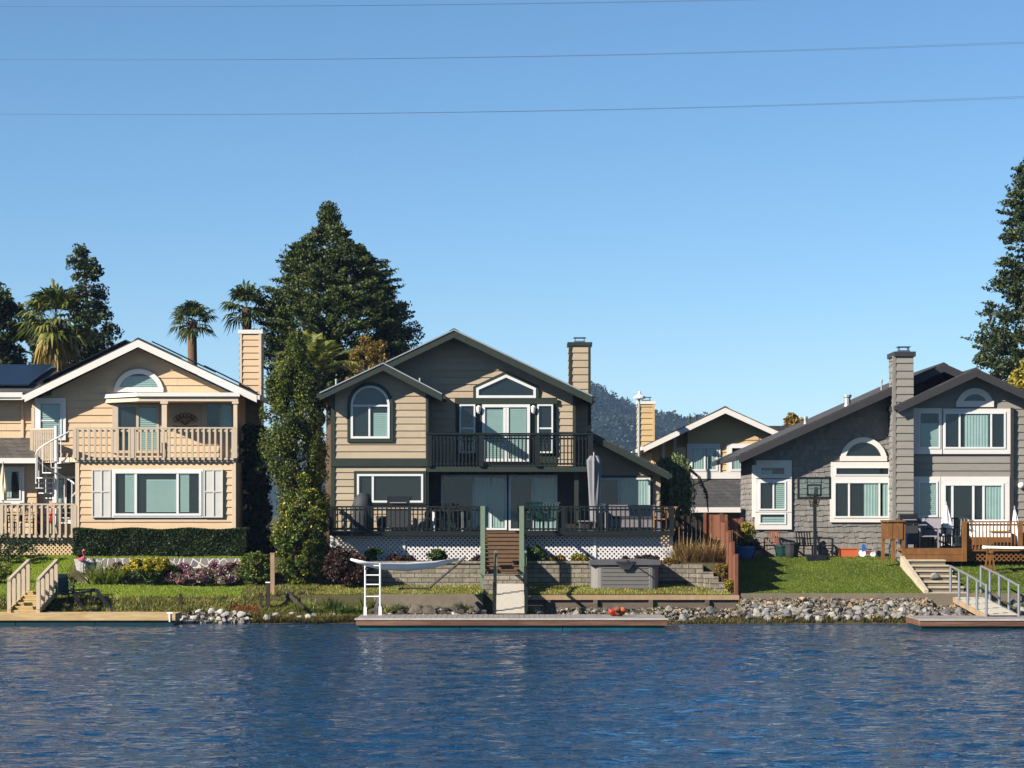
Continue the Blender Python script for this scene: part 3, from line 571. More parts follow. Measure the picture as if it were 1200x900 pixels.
# porch cover over the balcony doors
zb0, zb1 = Z(464.5, 80.3), Z(460, 80.3)
pb = MB().plan([(X(160, 80.3), 80.3), (X(281, 80.3), 80.3), (X(280, 81.7), 81.7), (X(120, 81.7), 81.69)], zb0, zb1).build('porch_cover', M['white_trim'], hL)
MB().plan([(X(162, 80.38), 80.38), (X(279, 80.38), 80.38), (X(278, 81.7), 81.7), (X(123, 81.7), 81.69)], Z(470, 80.3), zb0 - .002).build('beam', M['peach_trim'], pb)
for a, b in ((189.5, 195.5), (273.5, 278)):
    MB().box(X(a, 80.4), X(b, 80.4), 80.4, 80.56, zbal, Z(470, 80.3) - .002).build('porch_post', M['peach_trim'], hL); MB().box(X(a - 1.5, 80.4), X(b + 1.5, 80.4), 80.37, 80.59, Z(473, 80.3), Z(470.2, 80.3)).build('post_capital', M['peach_trim'], pb)
round_window(hL, 163, 459.5, 29, 27, 81.7, 5.5, 'white_trim', covers=[('blinds', 140, 186, 441, 460)])
window(hL, 136, 187, 474, 531, 81.7, vs=(161.5,), fw=.09, fm='cream_paint', casing=(4, 3, 3, 0), cm='cream_paint', name='sliding_door', covers=[('blinds', 163, 184, 478, 530)], back='screen_dark')
window(hL, 241, 273, 472, 505, 81.7, vs=(258,), fw=.06, fm='cream_paint', casing=(4, 2, 3, 3), cm='cream_paint', covers=[('blinds', 259, 272, 474, 503)])
window(hL, 46.5, 73, 471.5, 512, 81.7, hs=(493,), fw=.05, casing=(5, 4.5, 5, 4), cm='white_paint', covers=[('blinds', 49, 71, 474, 510)])
window(hL, 133, 236.5, 552, 604.5, 80, vs=(159.5, 208.5), fw=.085, casing=(2, 2, 2, 2), cm='white_paint', covers=[('blinds', 147, 158, 555, 600), ('blinds', 172, 207, 562, 600), ('blinds', 211, 222, 555, 600)])
for a, b in ((108, 130.4), (239, 261.5)):
    s = MB(); s.box(X(a, 80), X(b, 80), 79.925, 79.965, Z(606.5, 80), Z(550, 80)); m_ = (a + b) / 2
    for u in (a, m_ - .5, b - 1.6): s.box(X(u, 80), X(u + 1.6, 80), 79.9, 79.925, Z(606.5, 80), Z(550, 80))
    for v in (551.5, 577, 606.5): s.box(X(a, 80), X(b, 80), 79.903, 79.926, Z(v, 80), Z(v - 1.6, 80))
    s.build('shutter', M['shutter_grey'], hL)
chimney(hL, 281, 306, 390.5, 6, 84.0, .9, 'peach_siding', 'white_trim', 4, trim='peach_trim', expo=.235, flue=False)
wa = MB(); cx, cz = X(217, 81.6), Z(497, 81.6)
for i in range(-3, 4):
    a = i * .36; p = Vector((cx + math.sin(a) * .38, 81.62, cz + .05 + math.cos(a) * .26)); wa.tube([(cx, 81.63, cz - .05), (cx + math.sin(a) * .2, 81.6, cz + .1), p], .012, 5)
    wa.tube([p + Vector((.085 * math.cos(t * .7), 0, .085 * math.sin(t * .7))) for t in range(10)], .014, 5)
wa.tube([(cx - .42, 81.62, cz - .06), (cx, 81.6, cz - .1), (cx + .42, 81.62, cz - .06)], .018, 5)
tag(wa.build('wall_ornament', M['redwood_old'], None, loc=(cx, 81.6, cz)), 'brown scrolled metal ornament hanging on the peach wall behind the balcony rail', 'wall ornament')
# spiral stair
ss = thing('spiral_staircase', 'white spiral staircase climbing from the deck to the balcony of the peach house', 'staircase', (X(66, 80.45), 80.45, Z(615, 80.45)))
c = Vector((X(66, 80.45), 80.45, 0)); zd = Z(618, 80.45); MB().tube([(c.x, c.y, zd), (c.x, c.y, Z(499, 80.45))], .07, 12).build('pole', M['white_paint'], ss)
nst = 13; ang = lambda i: math.radians(-30 + i * 27); hp = []
for i in range(nst):
    z = zd + (zbal - zd) * (i + 1) / (nst + 1); a0, a1 = ang(i), ang(i + 1)
    MB().plan([(c.x, c.y), (c.x + .72 * math.cos(a0), c.y + .72 * math.sin(a0)), (c.x + .72 * math.cos(a1), c.y + .72 * math.sin(a1))], z - .035, z).build('tread', M['white_paint'], ss)
    MB().tube([(c.x + .7 * math.cos(a0), c.y + .7 * math.sin(a0), z), (c.x + .7 * math.cos(a0), c.y + .7 * math.sin(a0), z + .9)], .016, 6).build('baluster', M['white_paint'], ss)
for j in range(nst * 3 + 1):
    a = ang(j / 3); z = zd + (zbal - zd) * (j / 3 + 1) / (nst + 1) + .9; hp.append((c.x + .7 * math.cos(a), c.y + .7 * math.sin(a), z))
MB().tube(hp, .03, 6).build('handrail', M['white_paint'], ss)
# ------------------------------------------------------------------ taupe house (middle)
hM = thing('house', 'taupe clapboard house with dark green trim, an upper balcony and an arched window', 'house', (X(540, 80.6), 80.6, GZ))
Yw, Ym = 79.3, 80.6
w = MB().prism(pts([(391, 670), (391, 456), (449, 430), (501, 454), (501, 670)], Yw), Yw, 88); lap(w, pts([(391, 670), (391, 456), (449, 430), (501, 454), (501, 670)], Yw), front(Yw), .237, .02, .03); w.build('wing_wall', M['taupe_siding'], hM, fix=False)
w = MB().prism(pts([(396, 670), (396, 459), (532, 394), (673, 461), (673, 670)], Ym), Ym, 90); lap(w, pts([(505, 548), (505, 407), (532, 394), (673, 461), (673, 548)], Ym), front(Ym), .237, .02, .03); w.build('main_wall', M['taupe_siding'], hM, fix=False)
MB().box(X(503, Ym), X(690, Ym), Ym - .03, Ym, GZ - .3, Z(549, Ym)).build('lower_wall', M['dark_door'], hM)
MB().box(X(672, 83), X(693, 83), 83, 89, GZ - .3, Z(462, 83)).build('side_wall', M['taupe_siding'], hM)
gable(hM, (449, 424.5), (374.5, 459.5), (518, 460.5), 78.7, 87, 'roof_shingle', 'green_trim', 8, edge='galvanised')
gable(hM, (532, 385.5), (402, 447.5), (694, 463), 79.7, 90, 'roof_shingle', 'green_trim', 8.5, edge='galvanised')
for a, b, y0, y1, Y in ((388, 392.5, 458, 640, Yw), (499, 502, 455, 640, Yw), (671, 674.5, 462, 548, Ym)): MB().box(X(a, Y), X(b, Y), Y - .05, Y + .1, Z(y1, Y), Z(y0, Y)).build('corner_board', M['green_trim'], hM)
MB().box(X(388, Yw), X(502, Yw), Yw - .075, Yw, Z(546.5, Yw), Z(537.5, Yw)).build('belt_board', M['green_trim'], hM)
round_window(hM, 434, 475.5, 22.8, 23.5, Yw, 2.6, casing=4, cm='green_trim', y_low=514, hs=(475.5,), segs=((433, 476, 513),), covers=[('screen', 414, 432, 477, 512), ('blinds', 438, 455, 484, 512)])
window(hM, 418.5, 496, 555.5, 589, Yw, vs=(437,), fw=.07, casing=(3.5, 3.5, 3.5, 2), cm='green_trim')
# five-sided window above the balcony doors
oc = pts([(558, 466.5), (558, 455), (593, 439), (628, 455), (628, 466.5)], Ym); oi = pts([(561, 463.5), (561, 457), (593, 442.5), (625, 457), (625, 463.5)], Ym); ok = pts([(554.5, 470), (554.5, 453), (593, 435), (631.5, 453), (631.5, 470)], Ym)
pw_ = MB().ring(oc, oi, Ym - .11, Ym - .02, True).build('gable_window', M['white_paint'], hM)
MB().ring(ok, oc, Ym - .09, Ym - .02, True).build('casing', M['green_trim'], pw_); MB().prism(oi, Ym - .045, Ym - .03).build('interior', M['interior_dark'], pw_); MB().add([(x, Ym - .07, z) for x, z in oi], [(0, 1, 2, 3, 4)]).build('pane', M['glass'], pw_, fix=False)
MB().box(X(534, Ym), X(652, Ym), Ym - .06, Ym, Z(546, Ym), Z(473, Ym)).build('door_surround', M['green_trim'], hM); MB().box(X(533, Ym), X(653, Ym), Ym - .12, Ym - .061, Z(473.5, Ym), Z(467, Ym)).build('header_board', M['green_trim'], hM)
Yd = Ym - .06
window(hM, 538.5, 557, 474, 531, Yd, hs=(502,), fw=.055, covers=[('screen', 540, 556, 504, 529)])
window(hM, 629.5, 648, 474, 531, Yd, hs=(502,), fw=.055, covers=[('screen', 631, 646, 504, 529)])
window(hM, 565, 621, 474, 541, Yd, vs=(591.5, 594.5), fw=.1, name='french_door', covers=[('blinds', 569, 590, 480, 538), ('blinds', 597, 617, 476, 538)])
for px in (561, 625):
    s = MB(); a, z = X(px, Yd), Z(480, Yd); s.box(a - .05, a + .05, Yd - .03, Yd, z - .14, z + .14); sc_ = s.build('wall_lamp', M['white_paint'], hM); MB().lathe((a, Yd - .13, z - .12), [(.05, 0), (.07, .04), (.09, .2), (.03, .26)], 8).build('lamp_shade', M['white_paint'], sc_)
window(hM, 517, 594, 556.5, 621, Ym - .03, vs=(555, 575), fw=.075, name='sliding_door', fm='white_paint', covers=[('curtain', 556, 574, 560, 618), ('curtain', 576, 591, 560, 618)])
window(hM, 596, 653, 556.5, 622, Ym - .03, vs=(624,), fw=.075, name='sliding_door', fm='white_paint', covers=[('screen', 599, 622, 560, 619), ('curtain', 626, 650, 560, 619)])
MB().box(X(673, 79.3), X(678, 79.3), 79.25, 79.39, Z(622, 79.3), Z(549, 79.3)).build('balcony_post', M['green_trim'], hM)
Yb_ = 79.0; zb = Z(546, Yb_)
MB().box(X(502, Yb_), X(694, Yb_), Yb_ + .05, Ym - .035, zb - .16, zb).build('balcony', M['dark_rail'], hM)
MB().box(X(502, Yb_), X(694, Yb_), Yb_ - .0, Yb_ + .05, zb - .2, zb - .01).build('rim_board', M['green_trim'], hM)
for a, b in ((506, 561), (567, 627), (633, 689)): rail(hM, (X(a, Yb_), Yb_), (X(b, Yb_), Yb_), zb, Z(510.5, Yb_), 'dark_rail', sp=.13, bw=.04, name='balcony_railing')
for a, b in ((501, 506), (561, 567), (627, 633), (689, 695)): MB().box(X(a, Yb_), X(b, Yb_), Yb_ - .08, Yb_ + .08, zb - .02, Z(509.5, Yb_)).build('balcony_post', M['dark_rail'], hM)
MB().box(X(499, Yb_), X(696, Yb_), Yb_ - .1, Yb_ + .1, Z(509.3, Yb_), Z(507.3, Yb_)).build('balcony_handrail', M['dark_rail'], hM)
rail(hM, (X(693, Yb_), Yb_), (X(690, 80.6), 80.6), zb, Z(510.5, Yb_), 'dark_rail', sp=.13, bw=.04, name='balcony_railing')
chimney(hM, 667, 692, 404.5, 6.5, 83.0, .9, 'taupe_siding', 'green_trim', 3.5, trim='green_trim', expo=.26)
# low wing at its right
Ya = 82.0
w = MB().prism(pts([(690, 670), (690, 515), (774, 556), (774, 670)], Ya), Ya, 88); lap(w, pts([(690, 670), (690, 515), (774, 556), (774, 670)], Ya), front(Ya), .237, .02, .03); w.build('low_wing_wall', M['taupe_siding'], hM, fix=False)
A, B = (X(690, 81.2), Z(504.5, 81.2)), (X(784, 81.2), Z(553, 81.2))
lr = MB().prism([A, B, (B[0], B[1] - .14), (A[0], A[1] - .14)], 81.2, 88.5).build('low_roof', M['roof_shingle'], hM); MB().prism([(A[0], A[1] - .05), (B[0], B[1] - .05), (B[0], B[1] - .28), (A[0], A[1] - .28)], 81.155, 81.198).build('fascia', M['green_trim'], lr)
MB().box(B[0] + .005, B[0] + .1, 81.15, 88.5, B[1] - .22, B[1] - .06).build('gutter', M['green_trim'], lr)
window(hM, 702, 762, 560, 617, Ya, vs=(725,), fw=.06, casing=(3, 3, 3, 0), cm='green_trim', fm='white_paint', covers=[('curtain', 727, 760, 562, 615)])
for px, py, Y in ((492, 445, 80), (394, 446, 79.5)): MB().tube([(X(px, Y), Y, Z(py + 8, Y)), (X(px, Y), Y, Z(py - 2, Y))], .035, 8).build('roof_vent', M['galvanised'], hM)
# ------------------------------------------------------------------ grey shingled house (right)
hR = thing('house', 'dark grey shingled house with broad white window frames and a tall siding chimney', 'house', (X(1040, 80.6), 80.6, GZ))
Yg, Yr = 80.6, 79.6
gp = pts([(883, 670), (883, 530), (1062, 450), (1062, 670)], Yg)
w = MB().box(X(883, Yg), X(1062, Yg), Yg, 85, GZ - .5, Z(533, Yg)); w.prism(pts([(883, 532.9), (884, 532), (1062, 452), (1062, 532.9)], Yg), Yg, 85)
lap(w, gp, front(Yg), .19, .03, .026, (.09, .24)); lap(w, [(Yg, GZ - .2), (85, GZ - .2), (85, Z(533, Yg)), (Yg, Z(533, Yg))], leftface(X(883, Yg)), .19, .03, .026, (.09, .24))
w.build('shingle_wall', M['grey_shingle'], hR, fix=False)
MB().prism(pts([(1062, 670), (1062, 452), (1106, 433), (1300, 520), (1300, 670)], 82.2), 82.2, 90).build('rear_wall', M['grey_siding'], hR)
gable(hR, (1106, 425.5), (866, 532.5), (1300, 512), 79.85, 90, 'roof_shingle', 'dark_fascia', 8.5)
wp = [(1066, 670), (1066, 474), (1144, 438), (1290, 505), (1290, 670)]; w = MB().prism(pts(wp, Yr), Yr, 88); lap(w, pts(wp, Yr), front(Yr), .265, .05, .03); w.build('wing_wall', M['grey_siding'], hR, fix=False)
gable(hR, (1144, 431.5), (1052, 473.5), (1268, 489), 78.95, 88, 'roof_shingle', 'dark_fascia', 8.5)
chimney(hR, 1050, 1070.5, 417, GZ - .5, 79.15, 1.4, 'grey_siding', 'dark_fascia', 5, shingle_left=True, expo=.265, over=.07)
MB().box(X(1046, 79.1), X(1050, 79.1), 79.12, 79.2, GZ - .4, Z(417, 79.1)).build('corner_board', M['grey_shingle'], hR)
MB().box(X(881.5, Yg), X(886, Yg), Yg - .05, Yg + .12, Z(606, Yg), Z(545, Yg)).build('corner_board', M['white_trim'], hR)
# windows of the shingled part
tw = dict(cm='white_trim', fm='white_paint')
window(hR, 890, 920.5, 546.5, 557.5, Yg, fw=.05, casing=(4, 7, 7, 4), covers=[('blinds', 892, 905, 551, 557)], **tw)
window(hR, 889, 921, 564, 598, Yg, vs=(906,), fw=.055, casing=(4.5, 6.5, 3.5, 2), covers=[('screen', 890, 905, 565, 597), ('blinds', 909, 919, 566, 597)], **tw)
window(hR, 889, 921, 601, 614.5, Yg, fw=.055, casing=(4.5, 6.5, .5, 6), covers=[('blinds', 892, 919, 606, 613)], **tw)
round_window(hR, 1011.5, 540.5, 27.5, 28, Yg, 6, 'white_trim')
window(hR, 978, 1042.5, 547, 557.5, Yg, vs=(), fw=.05, casing=(4.5, 3, 5.5, 3), **tw)
window(hR, 976.5, 1042.5, 564, 607, Yg, vs=(994.5, 1030), fw=.065, casing=(4, 3, 3.5, 5), covers=[('screen', 978, 993, 566, 605), ('curtain', 1012, 1028, 566, 605), ('curtain', 1034, 1042, 566, 605)], **tw)
# windows of the projecting part
window(hR, 1076, 1101.5, 482.5, 526, Yr, fw=.06, casing=(8, 3, 4, 6), covers=[('blinds', 1079, 1099, 496, 524)], **tw)
window(hR, 1105.5, 1178, 483, 526, Yr, vs=(1124, 1161), fw=.06, casing=(2, 7, 4, 6), covers=[('curtain', 1130, 1158, 486, 524), ('screen', 1108, 1122, 485, 524), ('screen', 1163, 1176, 485, 524)], **tw)
round_window(hR, 1142, 477, 22, 22, Yr, 7, 'white_trim')
window(hR, 1075.5, 1098.5, 564, 606, Yr, fw=.06, casing=(9, 3, 5.5, 4), covers=[('blinds', 1078, 1096, 566, 604)], **tw)
window(hR, 1105, 1175.5, 566.5, 640, Yr, vs=(1115.5, 1140, 1152), fw=.075, casing=(3, 7, 8, 0), covers=[('curtain', 1154, 1173, 569, 638), ('screen', 1117, 1139, 569, 638)], name='sliding_door', **tw)
for a, b in ((1183.5, 1187),): MB().box(X(a, Yr), X(b, Yr), Yr - .13, Yr - .03, 1.9, Z(478, Yr)).build('downspout', M['dark_fascia'], hR)
s = MB().lathe((X(1196, Yr), Yr - .12, Z(569, Yr)), [(.03, -.11), (.1, -.07), (.12, 0), (.1, .07), (.03, .11)], 10); s.build('porch_light', M['white_paint'], hR, smooth=True)
for px, py, Y, r, t in ((993, 470, 81.5, .11, .36), (1033, 452, 81.5, .03, .35), (944, 490, 82, .06, .2)):
    v = MB().lathe((X(px, Y), Y, Z(py + 8, Y)), [(r * 1.2, 0), (r, .1), (r, t), (r * 1.35, t + .02), (r * 1.35, t + .1)], 10); v.build('roof_vent', M['galvanised'], hR)
# ------------------------------------------------------------------ houses further back
hY = thing('house', 'yellow clapboard house with white gable boards standing further back between the taupe and grey houses', 'house', (X(850, 100), 100, GZ))
Yy = 100.0
yp = [(806, 640), (806, 502), (850, 484), (900, 507), (900, 640)]; w = MB().prism(pts(yp, Yy), Yy, 110); lap(w, pts([(806, 560), (806, 502), (850, 484), (889, 502), (889, 560)], Yy), front(Yy), .26, 0, .03); w.build('wall', M['yellow_siding'], hY, fix=False)
MB().prism(pts([(764, 640), (764, 525), (806, 503), (806, 640)], 101), 101, 110).build('side_wall', M['yellow_siding'], hY)
gable(hY, (850, 476.5), (754.5, 522), (913, 505), 99.2, 110, 'roof_brown', 'white_trim', 6.5)
for a, b, y0 in ((776, 779, 515), (789, 793, 510)): MB().box(X(a, 100.4), X(b, 100.4), 100.3, 100.45, Z(545, 100.4), Z(y0, 100.4)).build('porch_post', M['white_trim'], hY)
MB().box(X(793.5, Yy), X(803.5, Yy), Yy - .1, Yy, Z(545, Yy), Z(524, Yy)).build('wall_panel', M['yellow_siding'], hY)
window(hY, 809, 841, 523, 552, Yy, vs=(825.5,), fw=.08, casing=(4, 3, 3, 2), cm='white_trim', covers=[('curtain', 812, 824, 525, 550), ('curtain', 828, 839, 525, 550)])
window(hY, 855.5, 880, 523, 552, Yy, vs=(869,), fw=.08, casing=(4, 3, 3, 2), cm='white_trim', covers=[('curtain', 858, 868, 536, 550)])
MB().box(X(803, Yy), X(900, Yy), Yy - .08, Yy, Z(561, Yy), Z(553.6, Yy)).build('belt_board', M['white_trim'], hY)
a0, a1 = Z(595, 97.5), Z(562, Yy); g = MB().add([(X(798, 97.5), 97.5, a0), (X(905, 97.5), 97.5, a0), (X(902, 100), 99.95, a1), (X(803, 100), 99.95, a1), (X(798, 97.5), 97.5, a0 - .1), (X(905, 97.5), 97.5, a0 - .1), (X(902, 100), 99.95, a1 - .1), (X(803, 100), 99.95, a1 - .1)], [(0, 1, 2, 3), (4, 7, 6, 5), (0, 4, 5, 1), (1, 5, 6, 2), (2, 6, 7, 3), (3, 7, 4, 0)]).build('garage_roof', M['roof_shingle'], hY)
MB().box(X(798, 97.4), X(905, 97.4), 97.35, 97.49, Z(600.5, 97.4), Z(594.5, 97.4)).build('gutter', M['white_trim'], g); MB().box(X(806, 98), X(900, 98), 98, 99.8, GZ - .2, Z(600, 98)).build('garage_wall', M['grey_siding'], hY)
chimney(hY, 748, 767, 473, 6, 101.5, .9, 'yellow_siding', 'white_trim', 3, trim='yellow_siding', expo=.25)
for px, py in ((808, 492), (816, 490)): MB().tube([(X(px, 102), 102, Z(py + 12, 102)), (X(px, 102), 102, Z(py - 4, 102))], .05, 8).build('roof_vent', M['dark_fascia'], hY)
hB = thing('house', 'dark low roof of a house just behind the yellow gable', 'house', (X(915, 112), 112, GZ))
MB().box(X(880, 112), X(960, 112), 112, 120, GZ, Z(509, 112)).build('wall', M['taupe_siding'], hB); MB().prism(pts([(870, 512), (890, 499), (950, 499), (972, 512)], 111.5), 111.5, 120).build('roof', M['roof_shingle'], hB)
# lamp pole beside the yellow chimney
lp = thing('street_lamp', 'slim street lamp with a flat white head beside the yellow chimney', 'street lamp', (X(748.5, 98), 98, 2))
MB().tube([(X(748.5, 98), 98, 2), (X(749, 98), 98, Z(466, 98))], [.07, .045], 8).build('pole', M['galvanised'], lp); MB().lathe((X(749.5, 98), 98, Z(467, 98)), [(.06, -.05), (.26, .0), (.24, .09), (.08, .16), (.05, .3)], 12).build('lamp_head', M['white_paint'], lp)
# ------------------------------------------------------------------ decks
zd = Z(622.5, 77)
dM = thing('deck', 'dark green railed deck over white lattice at the taupe house', 'deck', (0, 77.5, GZ))
for a, b in ((386, 567), (612, 790)):
    MB().box(X(a, 77), X(b, 77), 77.0, 80.55 if b > 600 else 79.25, zd - .12, zd).build('floor', M['dark_rail'], dM)
    MB().box(X(a, 77), X(b, 77), 76.955, 76.998, zd - .15, zd - .005).build('rim_board', M['dark_rail'], dM)
    rail(dM, (X(a, 77) + .05, 77.02), (X(b, 77) - .05, 77.02), zd, Z(593.8, 77), 'dark_rail', sp=.15, bw=.04, posts=(0, .27, .52, .78, 1), pw=.1)
    lt = lattice(MB(), X(a, 77), X(b, 77) - .02, 1.78, zd - .15, 77.3, .15, .05).build('lattice', M['lattice_white'], dM, fix=False)
    for u in (a + 1, (a + b) / 2 - 5, b - 4): MB().box(X(u, 77), X(u + 3, 77), 77.25, 77.277, 1.78, zd - .15).build('lattice_post', M['lattice_white'], lt)
MB().box(X(567, 77), X(612, 77), 77.05, 80.55, zd - .14, zd - .002).build('floor', M['dark_rail'], dM)
MB().box(X(385, 79.3), X(567, 79.3), 79.1, 80.5, 1.7, 1.86).build('under_slab', M['soil'], dM)
rail(dM, (X(790, 77) - .05, 77.1), (X(790, 77) - .05, 81.9), zd, Z(593.8, 77), 'dark_rail', sp=.15, bw=.04, posts=(1,), pw=.1)
rail(dM, (X(386, 77) + .05, 77.1), (X(386, 77) + .05, 79.2), zd, Z(593.8, 77), 'dark_rail', sp=.15, bw=.04)
for a, b in ((563, 568.5), (608.5, 614)): MB().box(X(a, 74.2), X(b, 74.2), 74.12, 74.28, .95, Z(593, 74.2)).build('tall_post', M['sage_post'], dM); MB().bar((X((a + b) / 2, 74.2), 74.28, Z(596, 74.2)), (X((a + b) / 2, 74.2), 77.0, Z(594.5, 77)), .06, .09).build('stair_rail', M['dark_rail'], dM)
# steps from the deck down to the landing
st = thing('stairs', 'brown wooden steps climbing between the two halves of the green deck', 'stairs', (X(590, 75.5), 75.5, 1.4))
n = 10; ztop, zlow = zd - .01, Z(672, 74.4)
for i in range(n):
    z1 = zlow + (ztop - zlow) * (i + 1) / n; z0 = zlow + (ztop - zlow) * i / n; y = 74.4 + 2.55 * i / n
    MB().box(X(569, 76), X(610, 76), y + .03, y + .055, z0, z1 - .04).build('riser', M['step_brown'], st); MB().box(X(569, 76), X(610, 76), y, y + .285, z1 - .038, z1).build('tread', M['step_brown'], st)
for px in (568, 611): MB().add([(X(px, 76) + d, y, z) for d in (-.03, .03) for y, z in ((74.4, zlow - .15), (76.95, ztop - .2), (76.95, ztop + .02), (74.4, zlow + .18))], [(0, 1, 2, 3), (7, 6, 5, 4), (0, 4, 5, 1), (1, 5, 6, 2), (2, 6, 7, 3), (3, 7, 4, 0)]).build('stringer', M['dark_rail'], st)
lnd = MB().box(X(567, 73.9), X(613, 73.9), 73.25, 74.38, .5, Z(673, 74)); tag(lnd.build('landing', M['block_wall'], None, loc=(X(590, 74), 73.9, .8)), 'grey block landing between the brown steps and the white ramp', 'landing')
gm = thing('gangway', 'whitish plank gangway with dark green rails between the block landing and the teal dock', 'gangway', (X(598, 71), 71, .4))
zt0, zt1 = Z(684, 73.2), .38
for i in range(26):
    t = i / 26; y = 73.2 - 4.0 * t; z = zt0 + (zt1 - zt0) * t; MB().box(X(598, 71) - .43, X(598, 71) + .43, y - .145, y, z - .03, z).build('plank', M['ramp_white'], gm)
for s in (-1, 1):
    x = X(598, 71) + s * .47; MB().bar((x, 73.2, zt0 - .06), (x, 69.2, zt1 - .06), .06, .16).build('side_beam', M['dark_rail'], gm)
    MB().bar((x, 74.0, zt0 + .95), (x, 69.3, zt1 + .86), .06, .08).build('handrail', M['dark_rail'], gm)
    for y in (73.9, 71.6, 69.4):
        t = (73.2 - y) / 4; z = zt0 + (zt1 - zt0) * t; MB().box(x - .05, x + .05, y - .05, y + .05, z - .1, z + .9).build('post', M['sage_post'] if y > 73 else M['dark_rail'], gm)
# left deck
zl = Z(626, 79.2)
dL = thing('deck', 'cream railed deck over tan lattice at the left edge below the peach house', 'deck', (X(40, 79.5), 79.5, GZ))
MB().box(X(-60, 79.1), X(90, 79.1), 79.1, 81.4, zl - .12, zl).build('floor', M['post_wood'], dL)
rail(dL, (X(-60, 79.1), 79.1), (X(88, 79.1), 79.1), zl, Z(591, 79.1), 'cream_paint', sp=.21, bw=.07, below=.14, posts=(.42, 1), pw=.12, hw=.13)
lattice(MB(), X(-60, 79.1), X(86, 79.1), 1.9, zl - .14, 79.3, .14, .045).build('lattice', M['lattice_tan'], dL, fix=False)
# right deck
zR = Z(642.5, 77.6); Yk = 77.6
dR = thing('deck', 'redwood deck with a solid end panel and baluster rail at the grey house', 'deck', (X(1110, 78), 78, GZ))
MB().box(X(1060, Yk), X(1260, Yk), Yk, 79.5, zR - .1, zR).build('floor', M['redwood'], dR)
for i, (z0, z1) in enumerate(((zR - .21, zR - .015), (zR - .44, zR - .22))): MB().box(X(1060, Yk), X(1131, Yk), Yk - .045 - .01 * i, Yk - .002, z0, z1).build('rim_board', M['redwood'], dR)
ep = MB()
for i in range(4): a = 1034 + i * 6.1; ep.box(X(a, Yk), X(a + 5.6, Yk), Yk - .03, Yk, Z(632, Yk), Z(611.5, Yk))
ep.build('end_panel', M['redwood'], dR); MB().box(X(1032, Yk), X(1061, Yk), Yk - .08, Yk + .06, Z(611.4, Yk), Z(609.5, Yk)).build('cap_rail', M['redwood'], dR)
for a in (1033, 1045, 1057): MB().box(X(a, Yk), X(a + 4, Yk), Yk, Yk + .09, 1.75, Z(611.5, Yk)).build('post', M['redwood'], dR)
MB().box(X(1127, Yk), X(1132, Yk), Yk - .14, Yk - .05, 1.75, Z(611, Yk)).build('post', M['redwood'], dR)
rail(dR, (X(1133, Yk), Yk + .02), (X(1262, Yk), Yk + .02), Z(644, Yk), Z(611.5, Yk), 'redwood', sp=.12, bw=.035, posts=(0, .49, 1), pw=.11)
lattice(MB(), X(1134, Yk), X(1262, Yk), 1.75, Z(645, Yk), Yk + .1, .16, .035).build('lattice', M['redwood'], dR, fix=False)
# concrete steps through the right lawn
cs = thing('stairs', 'pale concrete garden steps cut into the right lawn below the redwood deck', 'stairs', (13.7, 75.4, .8))
for i in range(7):
    z = .86 + .158 * i; y = 73.1 + .63 * i; MB().box(13.14, 14.36, y + .04, y + .9, z - .3, z - .042).build('riser', M['concrete'], cs); MB().box(13.13, 14.37, y, y + .66, z - .04, z + .01).build('step', M['step_pale'], cs)
MB().add([(a, b, c) for a in (12.98, 13.115) for b, c in ((73.1, .6), (77.6, 1.5), (77.6, 1.93), (73.1, .95))], [(0, 1, 2, 3), (7, 6, 5, 4), (0, 4, 5, 1), (1, 5, 6, 2), (2, 6, 7, 3), (3, 7, 4, 0)]).build('cheek', M['step_pale'], cs)
# ------------------------------------------------------------------ docks and gangways
def dock(label, x0, x1, y0, y1, zt, deck_m, side_m, float_m, tops):
    d = thing('dock', label, 'dock', ((x0 + x1) / 2, (y0 + y1) / 2, 0)); n = int((x1 - x0) / .15); pl = MB()
    for i in range(n): a = x0 + (x1 - x0) * i / n; pl.box(a, a + (x1 - x0) / n - .01, y0, y1, zt - .04, zt + random.uniform(-.003, .003))
    pl.build('planks', M['dock_plank' if tops else deck_m], d); MB().box(x0 + .01, x1 - .01, y0 - .035, y0 - .002, zt - .2, zt + .005 - (.05 if tops else 0)).build('side_board', M[side_m], d)
    if tops: MB().box(x0 - .03, x1 + .03, y0 - .06, y0 - .001, zt - .044, zt + .012).build('edge_strip', M[deck_m], d)
    MB().box(x1 - .03, x1 - .002, y0, y1, zt - .2, zt - .045).build('end_board', M[side_m], d); MB().box(x0 + .002, x0 + .03, y0, y1, zt - .2, zt - .045).build('end_board', M[side_m], d)
    k = max(3, int((x1 - x0) / 2.3))
    for i in range(k): a = x0 + .05 + (x1 - x0 - .1) * i / k; MB().box(a, a + (x1 - x0 - .1) / k - .02, y0 + .03, y1 - .05, -.3, zt - .201).build('float', M[float_m], d)
    return d
dk1 = dock('long tan plank dock with dark floats at the left below the green lawn', -22, X(206, 69.4), 69.4, 70.7, .36, 'dock_tan', 'dock_tan', 'float_dark', False)
dk2 = dock('dock with white edge and bright teal floats below the taupe house', X(417, 66.6), X(782, 66.6), 66.6, 69.3, .345, 'dock_white', 'dock_brown', 'float_teal', True)
dk3 = dock('red brown dock with dark floats below the grey house at the right edge', X(1078, 66.9), 20, 66.9, 69.3, .31, 'dock_white', 'dock_brown', 'float_dark', True)
for d, xx in ((dk1, (203, 3)),):
    c = MB(); a = X(xx[0] - 4, 69.4); c.box(a - .09, a + .09, 69.37, 69.46, .36, .4); c.box(a - .02, a + .02, 69.335, 69.36, .12, .38); c.build('cleat', M['white_plastic'], d)
g1 = thing('gangway', 'cream railed wooden gangway with tan treads from the left lawn to the tan dock', 'gangway', (X(26, 71), 71, .4))
